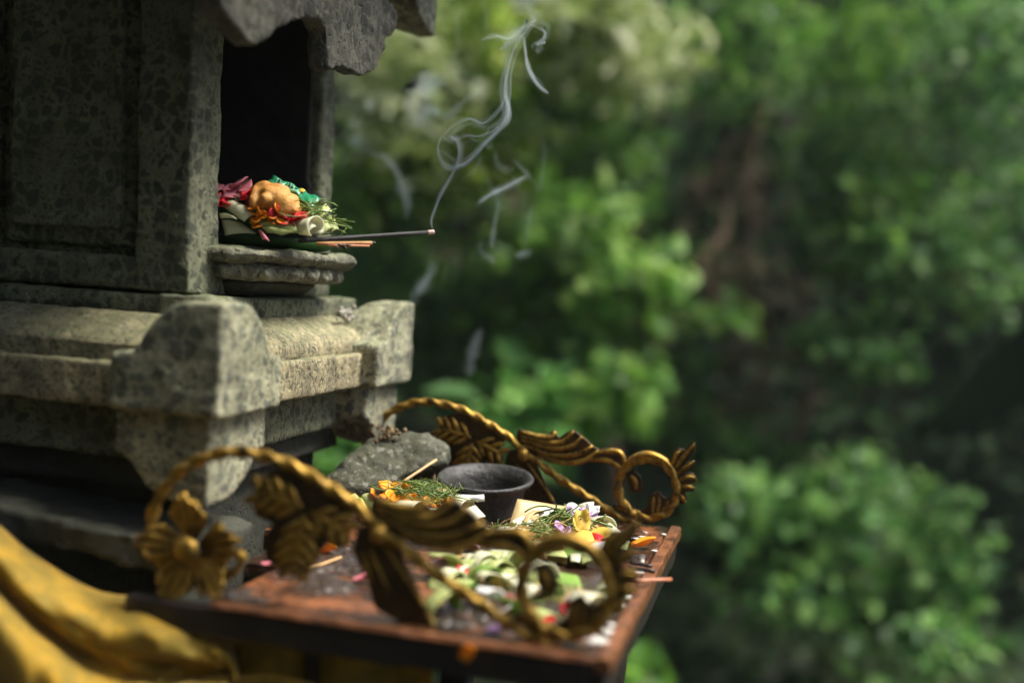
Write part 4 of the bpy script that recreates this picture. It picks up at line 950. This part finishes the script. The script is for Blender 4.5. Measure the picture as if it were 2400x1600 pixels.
wisp([(1260, 100), (1278, 86), (1284, 62), (1270, 58), (1276, 74)], 1.18, .003, .003, 'smoke_mid')
wisp([(1248, 60), (1256, 44), (1240, 20), (1230, -10), (1226, -40)], 1.17, .006, .012, 'smoke_thin')
wisp([(1136, 74), (1140, 36), (1134, 0), (1140, -30)], 1.2, .0025, .003, 'smoke_thin')
wisp([(1060, 160), (1074, 100), (1072, 50), (1082, 26), (1100, 60)], 1.3, .004, .003, 'smoke_thin')
wisp([(1116, 482), (1148, 458), (1189, 438), (1222, 420), (1236, 410), (1222, 394), (1204, 374)], 1.28, .0052, .0032, 'smoke_mid')
wisp([(1124, 474), (1152, 455), (1190, 437), (1230, 414)], 1.28, .0028, .002, 'smoke_thick')
wisp([(1204, 396), (1180, 396), (1165, 380), (1160, 350)], 1.3, .005, .003, 'smoke_thin')
wisp([(1236, 412), (1256, 430), (1262, 444), (1270, 420), (1276, 360), (1272, 320)], 1.32, .0028, .003, 'smoke_thin')
wisp([(1100, 300), (1130, 390), (1152, 440), (1168, 476), (1162, 510), (1156, 545), (1152, 580)], 1.3, .0014, .004, 'smoke_thin')
wisp([(1168, 480), (1160, 522), (1154, 560), (1152, 582)], 1.3, .002, .0036, 'smoke_mid')
wisp([(1132, 560), (1124, 580), (1136, 598), (1152, 606), (1154, 622)], 1.3, .002, .005, 'smoke_mid')
wisp([(1246, 480), (1242, 510), (1234, 550), (1232, 580)], 1.4, .004, .003, 'smoke_thin')
wisp([(1246, 588), (1230, 594), (1216, 600), (1212, 606)], 1.4, .005, .005, 'smoke_mid')
wisp([(836, 330), (868, 356), (900, 368), (926, 396), (944, 440), (954, 478), (952, 516)], 1.42, .005, .008, 'smoke_thin', 1., 50)
wisp([(872, 366), (900, 368), (926, 396), (944, 440), (952, 470)], 1.42, .003, .003, 'smoke_mid')
wisp([(1010, 610), (1012, 632), (996, 662), (974, 690), (966, 712)], 1.45, .005, .009, 'smoke_thin')
wisp([(1006, 640), (994, 664), (976, 690)], 1.45, .004, .005, 'smoke_mid')
wisp([(1128, 770), (1116, 800), (1104, 840), (1100, 880)], 1.55, .010, .008, 'smoke_thin')
wisp([(960, 250), (985, 285), (1010, 262), (1050, 270), (1090, 236), (1130, 212)], 1.45, .010, .006, 'smoke_thin')
wisp([(980, 300), (986, 270), (1004, 256), (1030, 264)], 1.45, .006, .006, 'smoke_mid')
wisp([(950, 222), (966, 214), (972, 236), (956, 250), (950, 236)], 1.75, .007, .006, 'smoke_thin', 1, 24)
wisp([(816, 296), (834, 290), (842, 314), (828, 334), (816, 316)], 1.75, .008, .007, 'smoke_thin', 1, 24)
wisp([(858, 232), (872, 260)], 1.6, .008, .008, 'smoke_thin', 1, 12)
wisp([(990, 170), (1000, 200), (980, 220)], 1.6, .02, .02, 'smoke_thin', 1, 12)

def strands(pts, Z, n, spread, r, mat='smoke_thick', seed=0.):
    for k in range(n):
        base = spline(pts, 60); Q = []
        for i, (x, y) in enumerate(base):
            t = i / 59; e_ = spread * (.15 + .85 * t)
            Q.append(at(x + e_ * noise.noise(Vector((t * 3.1, k * 7.7 + seed, 1))), y + e_ * noise.noise(Vector((t * 3.1, k * 5.1 + seed, 9))), Z + .0006 * e_ * noise.noise(Vector((t * 3, k * 3.3, 5)))))
        MB().tube(Q, lambda t: r * (.3 + .7 * math.sin(math.pi * (.03 + .94 * t))), 8).build('wisp', mat, sm)
strands([(1014, 536), (1012, 512), (1022, 482), (1040, 446), (1062, 404), (1076, 360), (1066, 326), (1044, 322)], 1.15, 4, 16, .0012)
strands([(1034, 326), (1027, 350), (1036, 380), (1060, 392), (1099, 376), (1135, 339), (1170, 302), (1188, 268), (1186, 220), (1188, 165), (1206, 112), (1238, 66), (1250, 36)], 1.15, 7, 30, .0013)
strands([(1038, 320), (1066, 294), (1100, 280), (1132, 288), (1160, 268), (1182, 240), (1184, 190), (1200, 120)], 1.155, 5, 30, .0012)
strands([(1060, 330), (1100, 318), (1140, 316), (1168, 300)], 1.16, 4, 30, .0013)
strands([(1130, 94), (1160, 86), (1196, 88), (1232, 66), (1252, 50)], 1.155, 5, 34, .0013)
strands([(1226, 84), (1232, 130), (1246, 178), (1284, 220)], 1.16, 3, 12, .0014)
strands([(1250, 60), (1276, 80), (1264, 108), (1250, 120)], 1.17, 4, 34, .0012)

# ------------------------------------------------------------------ vegetation
nrg = np.random.default_rng(11)
def leaves(centers, L, W, mat, name, parent, droop=.25, face=.5, var=.5):
    """many small two-sided leaves with a folded midrib"""
    n = len(centers); c = np.array(centers)
    nm = nrg.normal(0, .55, (n, 3)) + np.array([0, 0, 1.0]) * (1 - face) + CT * face * 1.1; nm /= np.linalg.norm(nm, axis=1, keepdims=True)
    d = nrg.normal(0, 1, (n, 3)) + np.array([0, 0, -droop * 2]); d -= nm * (d * nm).sum(1, keepdims=True); d /= np.linalg.norm(d, axis=1, keepdims=True)
    s_ = np.cross(d, nm); l = (L * (1 + nrg.uniform(-var, var, n)))[:, None]; wd = l * W / L
    b = c; t = c + d * l - nm * l * .12
    r1 = c + d * l * .28 + s_ * wd * .44 + nm * l * .08; r2 = c + d * l * .66 + s_ * wd * .40 + nm * l * .05
    l1 = c + d * l * .28 - s_ * wd * .44 + nm * l * .08; l2 = c + d * l * .66 - s_ * wd * .40 + nm * l * .05
    V = np.stack([b, r1, r2, t, l2, l1], 1).reshape(-1, 3) - ORG[parent]
    k = np.arange(n)[:, None] * 6; F = np.concatenate([k + np.array([0, 1, 2, 3]), k + np.array([0, 3, 4, 5])], 1).reshape(-1, 4)
    me = bpy.data.meshes.new(name); me.from_pydata(V.tolist(), [], F.tolist()); me.materials.append(M[mat])
    o = bpy.data.objects.new(name, me); COL.objects.link(o); o.parent = parent; ORG[o] = ORG[parent]; return o
def shrub(name, label, cat, px, py, Z, rx, ry, n, L, mat, droop=.25, W=None, stems=5, rz=.30, group='shrubs on the bank', lump=7, face=.36):
    c = at(px, py, Z); sx, sz = rx * Z / FPX, ry * Z / FPX
    zb = max(.05, c[2] - sz * .9); base = np.array([c[0], bank_y(c[0], zb) + .05, zb]) if Z > 3.2 else np.array([c[0] + .02, c[1] + .05, 0.])
    e = empty(name, base, label, cat, group)
    lc = nrg.normal(0, .55, (lump, 3)); ls = nrg.uniform(.30, .55, lump)
    idx = nrg.integers(0, lump, n); q = lc[idx] + nrg.normal(0, 1, (n, 3)) * ls[idx][:, None]
    rr = np.linalg.norm(q, axis=1); keep = rr < 1.45; q = q[keep]
    P = c + q[:, :1] * CR * sx + q[:, 1:2] * np.array([0, 0, 1.]) * sz + q[:, 2:] * CT * rz
    leaves(P, L, W or L * .62, mat, 'foliage', e, droop, face)
    for k in range(stems):
        t = c + CR * lc[k % lump, 0] * sx + np.array([0, 0, 1.]) * lc[k % lump, 1] * sz + CT * lc[k % lump, 2] * rz
        mid = (base + t) / 2 + np.array([rnd.uniform(-.1, .1), rnd.uniform(-.1, .05), rnd.uniform(-.05, .15)])
        MB().tube(spline([base, mid, t], 8), lambda u: .012 * (1 - .7 * u), 6).build('stem', 'bark', e)
    return e
S = [ # name,label,px,py,Z,rx,ry,n,leaf,mat,W
 ('leafy_shrub', 'yellow green shrub just right of the shrine eaves, behind the thickest smoke', 930, 230, 3.7, 150, 170, 520, .075, 'leaf_highlight', .035),
 ('leafy_shrub', 'yellow green shrub at the top of the frame behind the smoke', 1180, 90, 3.9, 170, 130, 620, .080, 'leaf_yellow', .04),
 ('leafy_shrub', 'shrub with highlights painted pale into its leaves at the top centre of the frame', 1430, 110, 3.9, 170, 100, 380, .11, 'leaf_highlight', .034),
 ('leafy_shrub', 'olive shrub behind the incense tip', 1060, 400, 3.9, 190, 150, 620, .070, 'leaf_yellow', .04),
 ('leafy_shrub', 'dim green shrub beside the niche opening', 860, 520, 4.1, 150, 160, 560, .07, 'leaf_green', .045),
 ('leafy_shrub', 'bluish green shrub above the far corner block', 960, 720, 4.3, 190, 130, 520, .065, 'leaf_blue', .045),
 ('leafy_shrub', 'mid green shrub right of the smoke', 1360, 330, 4.2, 160, 160, 620, .065, 'leaf_green', .04),
 ('leafy_shrub', 'vivid green shrub left of the tangle of brown vines', 1470, 660, 3.6, 110, 90, 230, .085, 'leaf_bright', .055),
 ('leafy_shrub', 'fresh green spray under the right fork of the smoke', 1370, 520, 3.7, 90, 60, 130, .085, 'leaf_bright', .05),
 ('leafy_shrub', 'soft green shrub between the smoke and the vivid shrub', 1290, 640, 3.9, 110, 120, 240, .08, 'leaf_green', .05),
 ('leafy_shrub', 'light green twigs over the dark gap above the pot', 1330, 800, 3.7, 110, 70, 130, .08, 'leaf_green', .05),
 ('leafy_shrub', 'vivid green clump low over the far rail', 1430, 890, 3.5, 110, 75, 300, .080, 'leaf_bright', .055),
 ('leafy_shrub', 'broad leaved bluish shrub directly above the black pot', 1200, 960, 3.4, 120, 90, 220, .12, 'leaf_blue', .08),
 ('leafy_shrub', 'green shrub under the right end of the smoke', 1230, 720, 4.1, 130, 150, 420, .07, 'leaf_green', .045),
 ('leafy_shrub', 'small pale green plant showing between the rock and the shrine base', 800, 1080, 3.6, 80, 80, 160, .11, 'leaf_blue', .08),
 ('leafy_shrub', 'dark green shrub right of the top centre', 1660, 110, 4.6, 180, 150, 620, .06, 'leaf_green', .036),
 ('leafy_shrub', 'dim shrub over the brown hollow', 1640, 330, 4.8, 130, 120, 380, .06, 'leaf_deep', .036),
 ('bamboo_spray', 'bright yellow green spray of narrow leaves at the top right', 2010, 60, 4.0, 110, 60, 120, .14, 'leaf_bright', .022),
 ('hanging_creeper', 'creeper of small round leaves filling the top right corner', 2280, 120, 4.3, 150, 150, 620, .052, 'leaf_blue', .040),
 ('hanging_creeper', 'green creeper left of the top right corner', 2010, 250, 4.5, 150, 130, 560, .052, 'leaf_green', .040),
 ('hanging_creeper', 'green creeper at the right edge, upper half', 2300, 400, 4.3, 130, 150, 560, .052, 'leaf_blue', .040),
 ('hanging_creeper', 'green creeper right of the tan dead leaves', 2010, 560, 4.3, 140, 130, 560, .052, 'leaf_green', .040),
 ('hanging_creeper', 'thick creeper above the great dark leaf', 2170, 640, 4.2, 150, 130, 600, .052, 'leaf_blue', .040),
 ('hanging_creeper', 'trailing end of creeper beside the brown vines', 2020, 800, 4.2, 120, 80, 360, .050, 'leaf_blue', .038),
 ('round_leaf_bush', 'crown of the rounded bush at lower right, beside the table corner', 1760, 1210, 3.8, 130, 80, 420, .052, 'leaf_blue', .042),
 ('round_leaf_bush', 'middle of the rounded leafy bush at lower right', 1990, 1190, 3.8, 150, 110, 620, .052, 'leaf_blue', .042),
 ('round_leaf_bush', 'right flank of the leafy bush at lower right', 2160, 1270, 3.8, 100, 130, 460, .052, 'leaf_blue', .042),
 ('round_leaf_bush', 'bottom of the leafy bush at the lower edge of the frame', 2100, 1450, 3.7, 160, 110, 560, .052, 'leaf_blue', .042),
 ('round_leaf_bush', 'left skirt of the leafy bush over black shade', 1830, 1350, 3.8, 120, 70, 320, .052, 'leaf_blue', .042),
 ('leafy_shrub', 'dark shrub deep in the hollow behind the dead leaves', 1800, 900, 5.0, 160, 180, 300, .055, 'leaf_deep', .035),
 ('leafy_shrub', 'low dim shrub over the right end of the far rail', 1640, 1030, 4.6, 110, 70, 200, .05, 'leaf_green', .04),
 ('leafy_shrub', 'soft green backdrop shrub low behind the far corner block', 1080, 820, 4.6, 130, 120, 360, .06, 'leaf_green', .04),
 ('leafy_shrub', 'soft green backdrop shrub between the smoke tail and the pot', 1280, 560, 4.7, 130, 110, 340, .06, 'leaf_blue', .04),
 ('leafy_shrub', 'bluish backdrop shrub left of the brown vines', 1540, 860, 4.7, 110, 130, 360, .055, 'leaf_blue', .04),
 ('leafy_shrub', 'bluish backdrop shrub over the hollow at upper right of centre', 1830, 220, 4.8, 120, 140, 380, .055, 'leaf_blue', .04),
 ('leafy_shrub', 'bluish backdrop shrub behind the vivid shrub', 1560, 560, 4.8, 120, 120, 340, .055, 'leaf_green', .04),
 ('leafy_shrub', 'low backdrop shrub just right of the far rail crest', 1720, 1070, 4.6, 110, 80, 260, .055, 'leaf_blue', .042),
 ('hanging_creeper', 'creeper filling the middle of the right side', 2130, 470, 4.5, 130, 120, 420, .052, 'leaf_green', .040),
 ('hanging_creeper', 'small leaved creeper between the hollow and the right side', 1930, 400, 4.6, 90, 130, 320, .052, 'leaf_blue', .040),
 ('leafy_shrub', 'dim leaves under the near corner of the table', 1500, 1600, 2.9, 40, 34, 20, .12, 'leaf_green', .09),
]
for (nm_, lab, px, py, Z, rx, ry, n, L, mt, W) in S:
    n = int(n * (1.15 if mt == 'leaf_yellow' else 1.35))
    cat = {'hanging_creeper': 'creeper', 'bamboo_spray': 'bamboo'}.get(nm_, 'shrub')
    shrub(nm_, lab, cat, px, py, Z, rx, ry, n, L, mt, .5 if cat == 'creeper' else .25, W)
# dark ground ivy over the whole bank
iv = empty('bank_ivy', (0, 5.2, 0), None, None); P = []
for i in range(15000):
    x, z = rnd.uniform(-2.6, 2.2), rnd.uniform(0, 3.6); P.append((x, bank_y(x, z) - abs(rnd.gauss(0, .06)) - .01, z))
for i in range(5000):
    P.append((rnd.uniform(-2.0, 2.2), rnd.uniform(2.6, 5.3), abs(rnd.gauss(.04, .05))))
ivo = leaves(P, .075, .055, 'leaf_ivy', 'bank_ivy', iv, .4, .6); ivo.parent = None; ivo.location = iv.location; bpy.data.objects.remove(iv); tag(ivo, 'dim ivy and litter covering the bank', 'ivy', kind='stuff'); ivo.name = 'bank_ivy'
# tangled brown vines in the hollow
def vine(label, pts, r, mat='vine'):
    P = [at(*p) for p in pts]; o = MB().tube(spline(P, 26), r, 7).build('vine', mat, None, P[-1]); tag(o, label, 'vine', 'vines in the hollow'); return o
vine('brown vine hanging down the middle of the hollow', [(1800, 180, 4.9), (1770, 320, 4.7), (1745, 440, 4.6), (1760, 560, 4.6), (1730, 660, 4.5), (1740, 760, 4.8)], .022)
vine('looping tan vine left in the hollow', [(1690, 420, 4.8), (1700, 540, 4.5), (1640, 620, 4.4), (1690, 690, 4.4), (1780, 700, 4.5), (1800, 800, 4.7)], .020)
vine('brown vine curving down to the leafy bush', [(1900, 640, 4.8), (1880, 760, 4.6), (1905, 880, 4.5), (1880, 990, 4.5), (1800, 1070, 4.6)], .022)
vine('thin vine crossing the upper hollow', [(1560, 520, 4.7), (1640, 460, 4.6), (1720, 330, 4.6), (1820, 300, 4.8)], .014)
vine('thin vine low in the hollow above the bush', [(1690, 820, 4.8), (1760, 920, 4.6), (1830, 960, 4.5), (1930, 930, 4.6)], .014)
vine('slender upright stem behind the ring of the far rail', [(1450, 960, 4.4), (1436, 1050, 4.3), (1440, 1180, 4.3), (1445, 1320, 4.3)], .03, 'bark')
def dead(label, px, py, Z, rx, ry, n, L, mat='leaf_dry'):
    return shrub('dead_foliage', label, 'dead leaves', px, py, Z, rx, ry, n, L, mat, .6, L * .5, 3, .15, 'dead leaves in the hollow', 4)
dead('tan dead leaves caught in the middle of the hollow', 1740, 640, 4.5, 140, 130, 130, .085, 'leaf_tan')
dead('brown dead leaves hanging high in the hollow', 1790, 400, 4.6, 130, 120, 80, .085)
dead('brown dead leaves low in the hollow', 1830, 820, 4.6, 130, 110, 90, .08, 'leaf_tan')
dead('tan dead stalks at the foot of the hollow', 1740, 990, 4.6, 110, 70, 60, .085, 'leaf_dry')
shrub('leafy_shrub', 'bright leaves lit in front of the dead tangle', 'shrub', 1660, 735, 4.2, 80, 30, 60, .08, 'leaf_bright', .2, .05, 3, .12)
# great dark leaf at the right edge
pe = at(2640, 1120, 3.75); ge = empty('broad_leaf_plant', np.array([pe[0], pe[1], 0]), 'dark out of focus broad leaf reaching in from the right edge', 'plant')
axp = spline([at(2620, 740, 3.7), at(2460, 790, 3.65), at(2310, 880, 3.6), at(2150, 1000, 3.55)], 16); rows = []
for i, q in enumerate(axp):
    t = i / 15; wd = .30 * math.sin(math.pi * min(1, .12 + .88 * t) ** .8) + .004
    rows.append([q + np.array([.25, -.3, .85]) * wd * u * .9 - np.array([0, 0, 1]) * .03 * u * u for u in np.linspace(-1, 1, 9)])
MB().sheet(rows, .002).build('leaf_blade', 'leaf_black', ge)
MB().tube(spline([np.array([pe[0], pe[1], 0]), at(2680, 1100, 3.75), at(2620, 740, 3.7)], 12), .018, 7).build('leaf_stalk', 'leaf_black', ge)

# ------------------------------------------------------------------ damp, smoky air
hz = MB().box(-155, 155, -155, 125, -1.3, 9.6).build('haze', 'ground', smooth=False); tag(hz, kind='stuff')
M['haze_air'] = smoke_mat('haze_air', HAZE); hz.data.materials.clear(); hz.data.materials.append(M['haze_air'])
